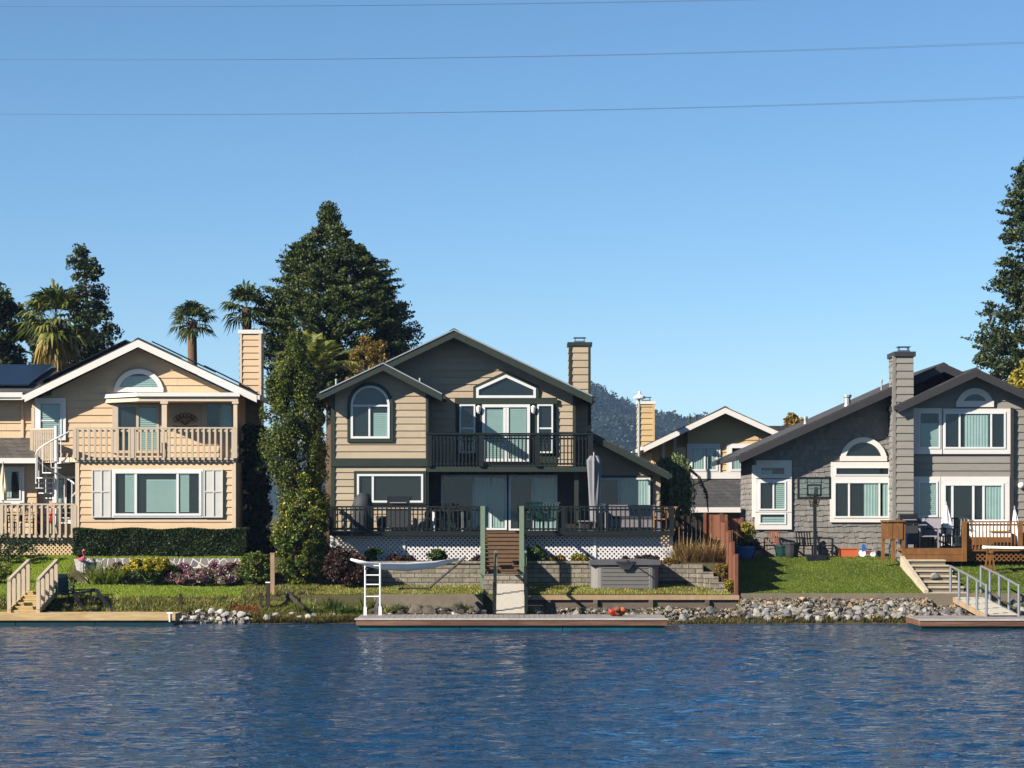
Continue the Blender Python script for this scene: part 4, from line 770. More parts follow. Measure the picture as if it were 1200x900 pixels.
xa, xb = X(9, 70.2) + .05, X(45, 70.2) - .0; z0, z1 = .37, Z(691, 72.9)
for i in range(6):
    y = 70.2 + 2.75 * i / 6; z = z0 + (z1 - z0) * (i + .6) / 6; MB().box(xa + .05, xb - .05, y, y + .45, z - .045, z).build('tread', M['ramp_tan'], g1); MB().box(xa + .05, xb - .05, y + .01, y + .03, z - .13, z - .046).build('riser', M['ramp_tan'], g1)
for x in (xa, xb):
    MB().bar((x, 70.15, z0 + .98), (x, 73.0, z1 + .92), .1, .07).build('handrail', M['cream_paint'], g1); MB().bar((x, 70.15, z0 + .02), (x, 73.0, z1 - .08), .05, .16).build('side_beam', M['ramp_tan'], g1)
    for i in range(5): t = i / 4; y = 70.2 + 2.75 * t; z = z0 + (z1 - z0) * t; MB().box(x - .055, x + .055, y - .05, y + .05, z - .1, z + .93).build('post', M['cream_paint'], g1)
g3 = thing('gangway', 'metal railed gangway from the right lawn wall down to the red brown dock', 'gangway', (14.45, 71, .4))
for i in range(24):
    t = i / 24; y = 73.3 - 4.7 * t; z = .76 - .4 * t; x = 14.33 + .17 * t; MB().box(x - .45, x + .45, y - .19, y, z - .03, z).build('plank', M['ramp_white'], g3)
for s in (-1, 1):
    f = lambda t, dz: (14.33 + .17 * t + s * .48, 73.3 - 4.7 * t, .76 - .4 * t + dz)
    MB().bar(f(0, -.08), f(1, -.08), .05, .16).build('side_beam', M['post_wood'] if s < 0 else M['grey_metal'], g3)
    MB().tube([f(0, .93), f(.5, .92), f(1, .86)], .035, 8).build('handrail', M['grey_metal'], g3)
    for t in (0, .25, .5, .75, 1): MB().tube([f(t, -.1), f(t, .91)], .042, 8).build('post', M['grey_metal'], g3)
# ------------------------------------------------------------------ garden walls and fences
def wallthing(label, x0, x1, y0, y1, z0, z1, m, cap=None, name='retaining_wall', cat='retaining wall'):
    t = thing(name, label, cat, ((x0 + x1) / 2, (y0 + y1) / 2, z0)); MB().box(x0, x1, y0, y1, z0, z1).build('face', M[m], t)
    if cap: MB().box(x0 - .02, x1 + .02, y0 - .05, y1 + .05, z1 + .002, z1 + .07).build('cap', M[cap], t)
    return t
wallthing('grey concrete kerb wall along the lake side of the small lawn left of the white ramp', X(438, 72.9), X(566, 72.9), 72.9, 73.06, .2, Z(696.5, 72.9), 'concrete')
t = wallthing('dark weathered timber bulkhead under the small lawn right of the white ramp', X(615, 72.9), X(864, 72.9), 72.9, 73.06, .1, Z(703, 72.9), 'bulkhead')
MB().box(X(615, 72.9), X(866, 72.9), 72.82, 73.1, Z(702.8, 72.9), Z(697.5, 72.9)).build('cap', M['post_wood'], t)
for a in (640, 695, 760, 826): MB().box(X(a, 72.9), X(a + 5, 72.9), 72.8, 72.899, .1, Z(703, 72.9)).build('post', M['bulkhead'], t)
wallthing('long grey concrete kerb wall above the riprap in front of the right lawn', 7.2, 26, 72.88, 73.06, .3, .84, 'concrete')
wallthing('grey block planter wall below the white lattice, left of the brown steps', X(430, 75.9), X(567, 75.9), 75.85, 76.05, .8, 1.72, 'block_wall', 'block_wall')
wallthing('shaded block planter wall below the white lattice, right of the brown steps', X(613, 75.9), X(694, 75.9), 75.85, 76.05, .8, 1.72, 'block_wall', 'block_wall')
t = thing('retaining_wall', 'pale block wall stepping down beside the hot tub towards the red fence', 'retaining wall', (X(815, 75.5), 75.5, .8))
stp = [(770, 806, 661, 75.9), (806, 824, 661.5, 75.7), (818, 836, 670.5, 75.3), (826, 842, 676, 74.9), (832, 850, 682.5, 74.4), (838, 859, 688, 73.9)]
for a, b, y, Y in stp: MB().box(X(a, Y), X(b, Y), Y, Y + .4, .75, Z(y, Y)).build('block_step', M['block_wall'], t)
wallthing('stone wall with white joints behind the pink flower bed', X(100, 76.98), X(290, 76.98), 76.9, 77.05, 1.0, 1.86, 'flagstone', name='garden_wall', cat='garden wall')
tag(MB().prism(pts([(87, 655), (99, 656), (103, 668), (101, 672), (90, 668)], 76.8), 76.75, 76.95).build('garden_wall', M['rock_white'], None, loc=(X(95, 76.8), 76.8, 1.2)), 'short pale rubble wall end below the pink flamingo', 'garden wall')
def board_fence(label, x0, y0, x1, y1, segs, m, group=None):
    """segs: (t0, t1, ground z, top z) along the run"""
    t = thing('fence', label, 'fence', ((x0 + x1) / 2, (y0 + y1) / 2, segs[0][2]), group)
    L = math.hypot(x1 - x0, y1 - y0); dx, dy = (x1 - x0) / L, (y1 - y0) / L
    for a, b, zb_, zt_ in segs:
        mb = MB(); n = max(1, int((b - a) * L / .15))
        for i in range(n):
            s0 = a * L + (b - a) * L * i / n; s1 = s0 + (b - a) * L / n - .012; o = random.uniform(0, .012); zz = zt_ + random.uniform(-.02, .02)
            p = [(x0 + dx * s0 - dy * o, y0 + dy * s0 + dx * o), (x0 + dx * s1 - dy * o, y0 + dy * s1 + dx * o), (x0 + dx * s1 - dy * (o + .025), y0 + dy * s1 + dx * (o + .025)), (x0 + dx * s0 - dy * (o + .025), y0 + dy * s0 + dx * (o + .025))]
            mb.plan(p, zb_, zz)
        mb.build('board_panel', M[m], t)
        px, py = x0 + dx * a * L, y0 + dy * a * L; MB().box(px - .05, px + .05, py - .05, py + .05, zb_ - .1, zt_ + .06).build('post', M['redwood_old'], t)
    return t
board_fence('stepped red brown board fence running back from the water between the taupe and grey gardens', 7.06, 73.0, 7.06, 84, [(0, .10, .75, 2.02), (.105, .2, .9, 2.4), (.205, .31, 1.0, 2.75), (.315, .48, 1.2, 3.05), (.485, 1, 1.5, 3.3)], 'fence_board')
board_fence('orange brown board fence panel between the weeping tree and the grey house', X(826, 81), 81, X(853, 81), 81.02, [(0, 1, 1.7, Z(603, 81))], 'fence_board')
board_fence('board fence with its shade painted in as a dark colour behind the dry grasses right of the green deck', X(786, 82), 82, X(826, 82), 82.02, [(0, 1, 1.7, Z(604, 82))], 'post_dark')  # shade over this stretch is put into the near-black board colour
board_fence('red board fence in the gap beside the grey house corner', X(853, 83), 83, X(886, 83), 83.02, [(0, .5, 1.7, Z(608, 83)), (.5, 1, 1.7, Z(608, 83))], 'fence_aged')
for nm, lb, px, y0, y1, Y, w_, m in (('wooden_post', 'tall weathered wooden post in front of the yellow leaved citrus tree', 319.5, 649, 702, 73.2, .13, 'post_wood'), ('wooden_post', 'dark stained post with a white cap in front of the tall pale post', 314, 683, 712, 72.6, .12, 'post_dark'), ('wooden_post', 'short dark stake beside the red mulch at the left of the citrus tree', 306, 696, 712, 72.5, .07, 'post_dark'), ('wooden_post', 'short dark stake standing alone in the bank grass above the tan dock', 211.5, 697, 712, 72.3, .09, 'post_dark')):
    t = thing(nm, lb, 'post', (X(px, Y), Y, H(X(px, Y), Y))); a = X(px, Y); MB().box(a - w_ / 2, a + w_ / 2, Y - w_ / 2, Y + w_ / 2, H(a, Y) - .2, Z(y0, Y)).build('shaft', M[m], t)
    MB().box(a - w_ / 2 - .012, a + w_ / 2 + .012, Y - w_ / 2 - .012, Y + w_ / 2 + .012, Z(y0, Y), Z(y0, Y) + .03).build('cap', M['white_plastic' if 'white cap' in lb else m], t)
lg = MB().tube([(X(335, 72.6), 73.2, Z(694, 73.2)), (X(347, 72.3), 72.5, Z(706, 72.5)), (X(357, 72), 71.9, Z(713, 71.9))], [.07, .08, .06], 8); tag(lg.build('driftwood_log', M['post_dark'], None, smooth=True, loc=(X(347, 72.3), 72.4, .4)), 'dark slanting log on the bank below the citrus tree', 'log')
# ------------------------------------------------------------------ furniture and small things
def chair(label, x, y, z, rz, m, w=.55, sh=.42, bh=.9, group=None, slats=True, leg_m=None):
    t = thing('chair', label, 'chair', (x, y, z), group); c_, s_ = math.cos(rz), math.sin(rz)
    def T(mb, name, mm=m):
        mb.v = [(x + a * c_ - b * s_, y + a * s_ + b * c_, z + c) for a, b, c in mb.v]; return mb.build(name, M[mm], t)
    T(MB().box(-w / 2, w / 2, -w / 2, w / 2, sh - .04, sh), 'seat'); b = MB()
    if slats:
        for i in range(6): a = -w / 2 + .03 + (w - .1) * i / 5; b.bar((a, w / 2 - .02, sh), (a, w / 2 + .1, bh), .035)
        b.bar((-w / 2, w / 2 + .1, bh), (w / 2, w / 2 + .1, bh), .05); b.bar((-w / 2, w / 2 + .04, (sh + bh) / 2), (w / 2, w / 2 + .04, (sh + bh) / 2), .04)
    else: b.add([(-w / 2, w / 2 - .05, sh), (w / 2, w / 2 - .05, sh), (w / 2, w / 2 + .1, bh), (-w / 2, w / 2 + .1, bh), (-w / 2, w / 2, sh), (w / 2, w / 2, sh), (w / 2, w / 2 + .16, bh), (-w / 2, w / 2 + .16, bh)], [(0, 1, 2, 3), (4, 7, 6, 5), (0, 4, 5, 1), (1, 5, 6, 2), (2, 6, 7, 3), (3, 7, 4, 0)])
    T(b, 'backrest')
    for sx in (-1, 1):
        T(MB().bar((sx * w / 2, -w / 2 + .03, sh + .22), (sx * w / 2, w / 2, sh + .24), .05), 'armrest', leg_m or m)
        for sy in (-1, 1): T(MB().bar((sx * (w / 2 - .02), sy * (w / 2 - .03), 0), (sx * (w / 2 - .02), sy * (w / 2 - .03), sh + (.22 if sy < 0 else 0)), .04), 'leg', leg_m or m)
    return t
def closed_umbrella(label, px, y0, y1, Y, zbase, m, r=.17, lean=0, squared=False):
    x = X(px, Y); zt, zb_ = Z(y0, Y), Z(y1, Y); t = thing('patio_umbrella', label, 'umbrella', (x, Y, zbase)); n = 16; vs = []; fs = []; lv = 14
    for i in range(lv + 1):
        s = i / lv; rr = r * (.12 + .88 * min(1, s * 1.5)) * (1 - .25 * max(0, s - .66) * 3) if not squared else r * (1.15 - .5 * s) * (.5 if i == 0 else 1); z = zt + (zb_ - zt) * s
        for k in range(n): a = 6.283 * k / n; q = rr * (1 + .22 * math.cos(a * 8 + s * 2) + .08 * math.sin(a * 3 + s * 5)); vs.append((x + q * math.cos(a) + lean * s, Y + q * math.sin(a), z))
    for i in range(lv):
        for k in range(n): fs.append((i * n + k, i * n + (k + 1) % n, (i + 1) * n + (k + 1) % n, (i + 1) * n + k))
    MB().add(vs, fs + [tuple(range(n)), tuple(range(lv * n, lv * n + n))]).build('canopy', M[m], t); MB().tube([(x, Y, zbase), (x, Y, zt + .12)], .025, 8).build('pole', M['galvanised'], t)
    MB().lathe((x, Y, zbase), [(.22, 0), (.22, .05), (.06, .09), (.04, .2)], 12).build('base', M['dark_cover'], t); return t
def table(label, x, y, z, w, d, ht, m, tm):
    t = thing('table', label, 'table', (x, y, z)); MB().box(x - w / 2, x + w / 2, y - d / 2, y + d / 2, z + ht - .04, z + ht).build('table_top', M[tm], t)
    for sx in (-1, 1):
        for sy in (-1, 1): MB().bar((x + sx * (w / 2 - .06), y + sy * (d / 2 - .06), z), (x + sx * (w / 2 - .06), y + sy * (d / 2 - .06), z + ht - .041), .05).build('leg', M[m], t)
    return t
def grill(label, px, Y, z, w=.75, m='black_metal'):
    x = X(px, Y); t = thing('barbecue_grill', label, 'grill', (x, Y, z)); MB().box(x - w / 2, x + w / 2, Y - .25, Y + .25, z + .12, z + .75).build('cabinet', M['dark_cover'], t)
    hd = [(-.26, .8), (-.26, .98), (-.16, 1.12), (.12, 1.16), (.26, 1.02), (.26, .8)]; mb = MB(); k = len(hd)
    mb.add([(x - w / 2, Y + a, z + b) for a, b in hd] + [(x + w / 2, Y + a, z + b) for a, b in hd], [tuple(range(k)), tuple(range(2 * k - 1, k - 1, -1))] + [(i, (i + 1) % k, k + (i + 1) % k, k + i) for i in range(k)])
    l = mb.build('lid', M[m], t); MB().tube([(x - w * .38, Y - .32, z + .95), (x + w * .38, Y - .32, z + .95)], .018, 6).build('handle', M['galvanised'], l)
    for s in (-1, 1): MB().box(x + s * w / 2 + (-.3 if s < 0 else .002), x + s * w / 2 + (-.002 if s < 0 else .3), Y - .24, Y + .24, z + .76, z + .8).build('side_shelf', M['grey_metal'], t); MB().tube([(x + s * w * .4 - .02, Y - .27, z + .08), (x + s * w * .4 + .02, Y - .27, z + .08)], .08, 10).build('wheel', M['black_metal'], t)
    return t
zdk = zd
zD = zd
x = X(425, 78.3); tag(MB().lathe((x, 78.3, zD), [(.33, 0), (.36, .1), (.34, .55), (.36, .85), (.27, 1.12), (.1, 1.28)], 18).build('covered_grill', M['dark_cover'], None, smooth=True, loc=(x, 78.3, zD)), 'domed dark cover over a round grill at the left end of the green deck', 'grill')
grill('dark barbecue grill with a broad lid in front of the wide white framed window', 467, 78.5, zD)
table('glass topped metal table on the left half of the green deck', X(525, 78.3), 78.3, zD, 1.1, .8, .72, 'white_metal', 'galvanised')
chair('dark metal chair at the left side of the glass topped table', X(508, 78.5), 78.5, zD, -1.4, 'black_metal'); chair('dark metal chair at the right side of the glass topped table', X(543, 78.5), 78.5, zD, 1.4, 'black_metal'); chair('dark metal chair behind the glass topped table', X(526, 79), 79.1, zD, 0, 'black_metal')
def pot(label, px, Y, z, r, ht, m, name='plant_pot', cat='pot'): return tag(MB().lathe((X(px, Y), Y, z), [(r * .7, 0), (r * .85, ht * .3), (r, ht * .85), (r * 1.08, ht * .87), (r * 1.08, ht), (r * .9, ht), (r * .85, ht * .9)], 14).build(name, M[m], None, loc=(X(px, Y), Y, z)), label, cat)
pot('pale grey urn between the barbecue grill and the glass topped table', 496, 77.7, zD, .2, .45, 'tub_corner'); pot('dark pot under the wide white framed window of the taupe house', 447, 77.6, zD, .18, .5, 'dark_cover')
for px, dy, rz, l in ((630, 78.4, .3, 'teal grey metal chair in front of the sliding door, nearest the brown steps'), (644, 78.7, -.2, 'teal grey metal chair in front of the sliding door, second from the brown steps')): chair(l, X(px, dy), dy, zD, rz, 'green_plastic', .6, .4, .95)
closed_umbrella('closed grey patio umbrella hanging upright on the right half of the green deck', 696, 534, 613, 78.2, zD, 'canvas_grey', .19, squared=True)
so = thing('outdoor_sofa', 'grey wicker outdoor sofa with a high back behind the green deck railing', 'sofa', (X(740, 79), 79, zD)); a, b = X(714, 79), X(768, 79)
MB().box(a, b, 78.6, 79.3, zD + .12, zD + .4).build('seat', M['wicker_grey'], so); MB().box(a, b, 79.2, 79.4, zD + .4, zD + .88).build('backrest', M['wicker_grey'], so)
for u in (a - .14, b): MB().box(u + .003, u + .137, 78.55, 79.4, zD + .0, zD + .62).build('armrest', M['wicker_grey'], so)
for i in range(3): k = (b - a) / 3; MB().box(a + k * i + .02, a + k * (i + 1) - .02, 78.58, 79.18, zD + .405, zD + .5).build('cushion', M['dark_cover'], so)
table('low grey side table at the left of the wicker sofa', X(688, 78.3), 78.3, zD, .6, .5, .35, 'wicker_grey', 'wicker_grey'); chair('red brown wooden chair at the right end of the green deck', X(779, 78.6), 78.6, zD, -.7, 'redwood', .55, .42, .8)
for px, l in ((706, 'pale towel roll on the left arm of the grey wicker sofa'),): tag(MB().lathe((X(px, 78.5), 78.5, zD + .62), [(.1, 0), (.11, .05), (.11, .28), (.1, .3)], 10).build('rolled_towel', M['canvas_white'], None, loc=(X(px, 78.5), 78.5, zD + .62)), l, 'towel')
# hot tub
ht_ = thing('hot_tub', 'grey hot tub with a folded cover on the small lawn right of the brown steps', 'hot tub', (X(732, 75), 75.2, .95)); a, b = X(693, 74.6), X(772, 74.6); zt_, zb_ = Z(662, 74.6), .9
fp = MB().box(a + .3, b - .3, 74.62, 75.78, zb_, zt_); lap(fp, [(a + .34, zb_ + .04), (b - .34, zb_ + .04), (b - .34, zt_ - .03), (a + .34, zt_ - .03)], front(74.6), .13, zb_ + .04, .018); fp.build('front_panel', M['tub_grey'], ht_)
for u in (a + .3, b - .3):
    for v in (74.89, 75.49): MB().lathe((u, v, zb_), [(.3, 0), (.3, zt_ - zb_)], 20).build('corner', M['tub_corner'], ht_, smooth=False)
MB().box(a, b, 74.9, 75.5, zb_ + .01, zt_ - .01).build('side_panel', M['tub_grey'], ht_)
cv = [(a - .06, zt_ + .002), (a - .04, zt_ + .14), (a + .5, zt_ + .17), ((a + b) / 2, zt_ + .16), (b - .4, zt_ + .18), (b + .04, zt_ + .14), (b + .06, zt_ + .002)]
c = MB().prism(cv, 74.52, 75.8).build('cover', M['tub_cover'], ht_); mb = MB()
for i in range(9): u = (a + b) / 2 - .3 + i * .075; mb.bar((u, 74.5, zt_ + .12), ((a + b) / 2 + (u - (a + b) / 2) * .35, 74.49, zt_ - .14), .03)
mb.build('cover_fold', M['dark_cover'], c); MB().bar(((a + b) / 2 + .05, 74.5, zt_ + .16), (b - .12, 74.56, zb_ + .35), .035).build('lifter_arm', M['black_metal'], ht_)
# ladder with sling on the middle dock
ld = thing('ladder', 'white ladder standing upright on the dock with teal floats', 'ladder', (X(436, 68.7), 68.7, .345))
for px in (428, 445.5): a = X(px, 68.7); MB().tube([(a, 68.7, .345), (a, 68.7, Z(660, 68.7))], .027, 8).build('side_rail', M['white_metal'], ld); MB().box(a - .045, a + .045, 68.655, 68.745, .345, .6).build('foot', M['white_metal'], ld)
for y in (699, 685, 674, 663): MB().tube([(X(428, 68.7), 68.7, Z(y, 68.7)), (X(445.5, 68.7), 68.7, Z(y, 68.7))], .019, 8).build('rung', M['white_metal'], ld)
sl = [P(411, 655.5, 68.4), P(430, 661, 68.6), P(445, 663.5, 69.2), P(475, 664.5, 70.5), P(508, 662, 72.0), P(536, 655.5, 73.6)]; wd = [.03, .07, .1, .125, .11, .04]
hm = thing('hammock', 'long white canvas sling slung between the white ladder and a slanting dark pole', 'hammock', P(475, 690, 71)); MB().tube(sl, wd, 12).build('sling', M['canvas_white'], hm, smooth=True)
MB().tube([P(546, 652.5, 74.2), P(503, 689, 74.2)], .035, 8).build('pole', M['black_metal'], hm); MB().tube([P(536, 655.5, 73.6), P(545, 654, 74.1)], .012, 6).build('rope', M['canvas_white'], hm); MB().tube([P(503, 689, 74.2), P(472, 689, 74.4), P(467, 690.5, 74.0)], .03, 8).build('base_bar', M['black_metal'], hm)
# life jackets on the dock
def lump(r, seed, sq=(1, 1, .7), n=2, cuts=7, lo=.55, hi=.95):
    bm = bmesh.new(); bmesh.ops.create_icosphere(bm, subdivisions=n, radius=1); rg = random.Random(seed)
    ax = [(Vector((rg.gauss(0, 1), rg.gauss(0, 1), rg.gauss(0, 1))).normalized(), rg.uniform(lo, hi)) for _ in range(cuts)]
    for v in bm.verts:
        d = v.co.normalized(); k = 1.0
        for q, lim in ax:
            e = d.dot(q)
            if e > lim: k = min(k, lim / e)
        v.co = Vector((d.x * sq[0], d.y * sq[1], d.z * sq[2])) * r * k * (1 + rg.uniform(-.04, .04))
    me = bpy.data.meshes.new('lump'); bm.to_mesh(me); bm.free(); return me
lv = thing('life_jacket', 'red and orange life jackets heaped on the right half of the teal float dock', 'life jacket', (X(724, 68), 68, .345))
for i, (px, dz, r, m) in enumerate(((719, .11, .17, 'life_red'), (727, .12, .18, 'redwood_old'), (723, .22, .12, 'redwood_old'), (730, .2, .11, 'orange_clay'))): o = link('panel', lump(r, 50 + i, (1, .8, .75)), M[m], lv); o.location = (X(px, 68) - X(724, 68), random.uniform(-.1, .1), dz)
# green chair and dark rack on the left bank
chair('dark green garden chair at the top of the bank beside the cream gangway', X(72, 72.6), 72.75, .5, .5, 'green_plastic', .6, .36, .95, slats=False); 
rk = thing('boat_rack', 'bent black frame leaning down the bank right of the green chair', 'rack', (X(105, 72.2), 72.2, .4))
for a, b in (((84, 690, 72.9), (98, 716, 71.7)), ((113, 691, 72.9), (131, 717, 71.7))): MB().bar(P(*a), P(*b), .1, .07).build('leg', M['black_metal'], rk)
for a, b in (((72, 697, 72.85), (115, 692, 72.9)), ((78, 692, 73.2), (112, 690.5, 73.1)), ((106, 693, 72.9), (108, 706, 72.5)), ((108, 706, 72.5), (117, 701, 72.5))): MB().bar(P(*a), P(*b), .06).build('cross_bar', M['black_metal'], rk)
# flamingo
fl = thing('flamingo_ornament', 'pink plastic flamingo standing on the pale rubble wall end', 'garden ornament', P(96, 667, 76.7)); fx, fy, fz = P(96, 655, 76.7)
bm_ = link('body', lump(.11, 9, (1.25, .7, .8), 3), M['flamingo_pink'], fl); bm_.location = (0, 0, fz - P(96, 667, 76.7)[2])
MB().tube([(fx + .05, fy, fz + .03), (fx + .09, fy, fz + .11), (fx + .04, fy, fz + .18), (fx + .02, fy, fz + .25), (fx + .06, fy, fz + .3), (fx + .1, fy, fz + .28), (fx + .115, fy, fz + .23)], [.04, .028, .024, .024, .035, .028, .01], 8).build('neck', M['flamingo_pink'], fl, smooth=True)
for s in (-.04, .04): MB().tube([(fx + s, fy, fz - .1), (fx + s, fy, P(96, 668, 76.7)[2] - .1)], .012, 6).build('leg', M['galvanised'], fl)
# peach house deck furniture
zl_ = Z(626, 79.2)
for px, Y, rz, l, m in ((8, 80.2, .6, 'dark wooden deck chair at the left edge of the cream railed deck', 'post_dark'), (22, 80.5, -.4, 'tan wooden deck chair, left one of the pair near the closed beige umbrella', 'ramp_tan'), (35, 80.4, .3, 'tan wooden deck chair, right one of the pair near the spiral staircase', 'ramp_tan'), (50, 80.1, -1.2, 'red cushioned chair at the foot of the spiral staircase', 'red_plastic')): chair(l, X(px, Y), Y, zl_, rz, m, .6, .42, 1.05, leg_m='post_dark')
closed_umbrella('closed beige patio umbrella at the left edge on the cream railed deck', 3.5, 545, 586, 80.4, zl_, 'canvas_cream', .16)
table('small wooden table between the chairs on the cream railed deck', X(28, 79.9), 79.9, zl_, .9, .7, .7, 'post_wood', 'post_wood')
# grey house deck and lawn furniture
zR_ = zR
grill('black barbecue grill at the left end of the redwood deck', 1064, 78.3, zR_, .6)
for px, Y, rz, l, m, sl_ in ((1078, 78.8, .5, 'dark padded chair next to the black grill on the redwood deck', 'dark_cover', False), (1090, 78.2, -.3, 'grey woven armchair in the middle of the redwood deck', 'wicker_grey', False), (1102, 78.4, .4, 'dark metal armchair just left of the closed white umbrella', 'black_metal', True), (1121, 78.7, -.5, 'dark metal chair between the white umbrella and the deck post', 'black_metal', True)): chair(l, X(px, Y), Y, zR_, rz, m, .65, .42, 1.0, slats=sl_)
closed_umbrella('closed white patio umbrella in front of the sliding door on the redwood deck', 1109, 592, 626, 78.9, zR_, 'canvas_white', .2)
closed_umbrella('closed white patio umbrella at the right edge behind the redwood railing', 1189, 597, 638, 78.6, zR_, 'canvas_white', .18, .1)
db = thing('daybed', 'white cushioned daybed with a yellow throw behind the redwood railing', 'daybed', (X(1160, 78.6), 78.6, zR_)); a, b = X(1139, 78.6), X(1184, 78.6)
MB().box(a, b, 78.3, 79.1, zR_ + .1, zR_ + .36).build('base', M['redwood'], db); MB().box(a + .02, b - .02, 78.32, 79.0, zR_ + .365, zR_ + .55).build('mattress', M['canvas_white'], db); MB().box(a, b, 79.02, 79.2, zR_ + .4, zR_ + .95).build('backrest', M['canvas_white'], db); MB().box(b - .75, b - .1, 78.27, 78.9, zR_ + .553, zR_ + .58).build('throw', M['yellow_cloth'], db)
pot('blue and white bucket on the redwood deck below the black grill', 1059, 77.9, zR_, .14, .5, 'blue_plastic', 'bucket', 'bucket')
kb = MB(); n = 24; vs = []; fs = []; Yk2 = 76.6; xc = X(1196, Yk2)
for i in range(n + 1):
    t = i / n; xx = xc - 1.25 + 2.9 * t; w_ = .36 * math.sin(math.pi * min(1, .04 + t * .94)) ** .6; zz = Z(642.5, Yk2) + .1 * (2 * t - 1) ** 2 * (1 if t > .5 else .3)
    for j in range(10): a = 6.283 * j / 10; vs.append((xx, Yk2 + w_ * math.cos(a), zz + .06 * math.sin(a) * (1 if w_ > .05 else .4)))
for i in range(n):
    for j in range(10): fs.append((i * 10 + j, i * 10 + (j + 1) % 10, (i + 1) * 10 + (j + 1) % 10, (i + 1) * 10 + j))
kb.add(vs, fs + [tuple(range(10)), tuple(range(n * 10, n * 10 + 10))]); tag(kb.build('paddleboard', M['white_plastic'], None, smooth=True, loc=(xc, Yk2, Z(643, Yk2))), 'white paddleboard lying level above the lawn at the right edge', 'paddleboard')
for px in (1160, 1222):
    s = thing('trestle', 'small wooden trestle propping the ' + ('visible tip' if px < 1200 else 'far end') + ' of the white paddleboard', 'trestle', (X(px, Yk2), Yk2, 1.4)); a = X(px, Yk2); g = H(a, Yk2)
    MB().bar((a, Yk2 - .35, Z(646.5, Yk2)), (a, Yk2 + .35, Z(646.5, Yk2)), .08).build('beam', M['redwood'], s)
    for v in (-.3, .3): MB().bar((a - .12, Yk2 + v, g), (a, Yk2 + v, Z(647, Yk2)), .05).build('leg', M['redwood'], s); MB().bar((a + .12, Yk2 + v, g), (a, Yk2 + v, Z(647, Yk2)), .05).build('leg', M['redwood'], s)
bh = thing('basketball_hoop', 'basketball hoop with a clear framed backboard on a black pole by the shingled wall', 'basketball hoop', (X(955, 79), 79, 1.8)); Y = 79.0
MB().box(X(945, Y), X(967, Y), 78.7, 79.4, 1.75, 1.93).build('base', M['black_metal'], bh); MB().bar((X(955.5, Y), 79.05, 1.9), (X(955, Y), 79.05, Z(588, Y)), .11).build('pole', M['black_metal'], bh); MB().bar((X(955, Y), 79.05, Z(592, Y)), (X(954.5, Y), 78.5, Z(572, Y)), .13, .1).build('bracket', M['black_metal'], bh)
q = [(934.5, 585), (934.5, 559), (974, 559), (974, 585)]; qi = [(937, 582.3), (937, 561.7), (971.5, 561.7), (971.5, 582.3)]
bd = MB().ring(pts(q, 78.4), pts(qi, 78.4), 78.36, 78.42, True).build('backboard_frame', M['black_metal'], bh); MB().prism(pts(qi, 78.4), 78.385, 78.395).build('clear_board', M['glass'], bd)
t = MB().ring(pts([(945.5, 581), (945.5, 567.5), (963, 567.5), (963, 581)], 78.35), pts([(947.5, 579), (947.5, 569.5), (961, 569.5), (961, 579)], 78.35), 78.34, 78.357, True); 
for u in (945.5, 962): t.box(X(u, 78.35), X(u + 1, 78.35), 78.345, 78.357, Z(567.4, 78.35), Z(560.5, 78.35))
t.build('target_square', M['black_metal'], bd)
rm = MB(); cc = (X(954.3, 78.1), 78.1, Z(581, 78.1)); rm.tube([(cc[0] + .23 * math.cos(6.283 * i / 20), cc[1] + .23 * math.sin(6.283 * i / 20), cc[2]) for i in range(21)], .012, 6); rm.build('rim', M['black_metal'], bh)
nt = MB()
for i in range(12): a = 6.283 * i / 12; nt.tube([(cc[0] + .23 * math.cos(a), cc[1] + .23 * math.sin(a), cc[2]), (cc[0] + .13 * math.cos(a + .5), cc[1] + .13 * math.sin(a + .5), cc[2] - .38)], .006, 4); nt.tube([(cc[0] + .23 * math.cos(a), cc[1] + .23 * math.sin(a), cc[2]), (cc[0] + .13 * math.cos(a - .5), cc[1] + .13 * math.sin(a - .5), cc[2] - .38)], .006, 4)
nt.build('net', M['post_dark'], bh)
gw = lambda px, Y: H(X(px, Y), Y)
chair('black wire garden chair by the shingled wall, just left of the hoop pole', X(947, 79.8), 79.8, gw(947, 79.8), .3, 'black_metal', .6, .4, .85); chair('black wire garden chair seen side on, just right of the hoop pole', X(968, 79.9), 79.9, gw(968, 79.9), 1.5, 'black_metal', .5, .4, .85); chair('rusty wire chair at the far left of the shingled wall', X(905, 80), 80.0, gw(905, 80), -.3, 'redwood_old', .5, .4, .85)
pot('dark green barrel planter by the shingled wall', 917, 79.6, gw(917, 79.6), .28, .4, 'green_plastic'); pot('dark grey round tub next to the green barrel planter', 927, 79.5, gw(927, 79.5), .3, .5, 'dark_cover'); pot('blue tub in the shade of the red fence', 872, 79.3, gw(872, 79.3), .38, .4, 'blue_plastic', 'tub', 'tub')
op = thing('planter_box', 'orange terracotta planter box at the foot of the shingled wall', 'planter', (X(994, 79.7), 79.7, gw(994, 79.7))); a, b, g = X(983.5, 79.7), X(1004.5, 79.7), gw(994, 79.7); MB().box(a, b, 79.55, 79.9, g, g + .26).build('box', M['orange_clay'], op); MB().box(a - .02, b + .02, 79.53, 79.92, g + .262, g + .3).build('rim', M['orange_clay'], op)
ty = thing('toy_tricycle', 'small blue and white toy tricycle beside the orange planter box', 'toy', (X(1016, 79.6), 79.6, gw(1016, 79.6))); a, g = X(1016, 79.6), gw(1016, 79.6)
for dx, r, m in ((-.17, .12, 'white_plastic'), (.2, .09, 'white_plastic'), (.27, .09, 'white_plastic')): MB().tube([(a + dx, 79.52 if dx < .25 else 79.7, g + r), (a + dx, 79.57 if dx < .25 else 79.75, g + r)], r, 14).build('wheel', M[m], ty)
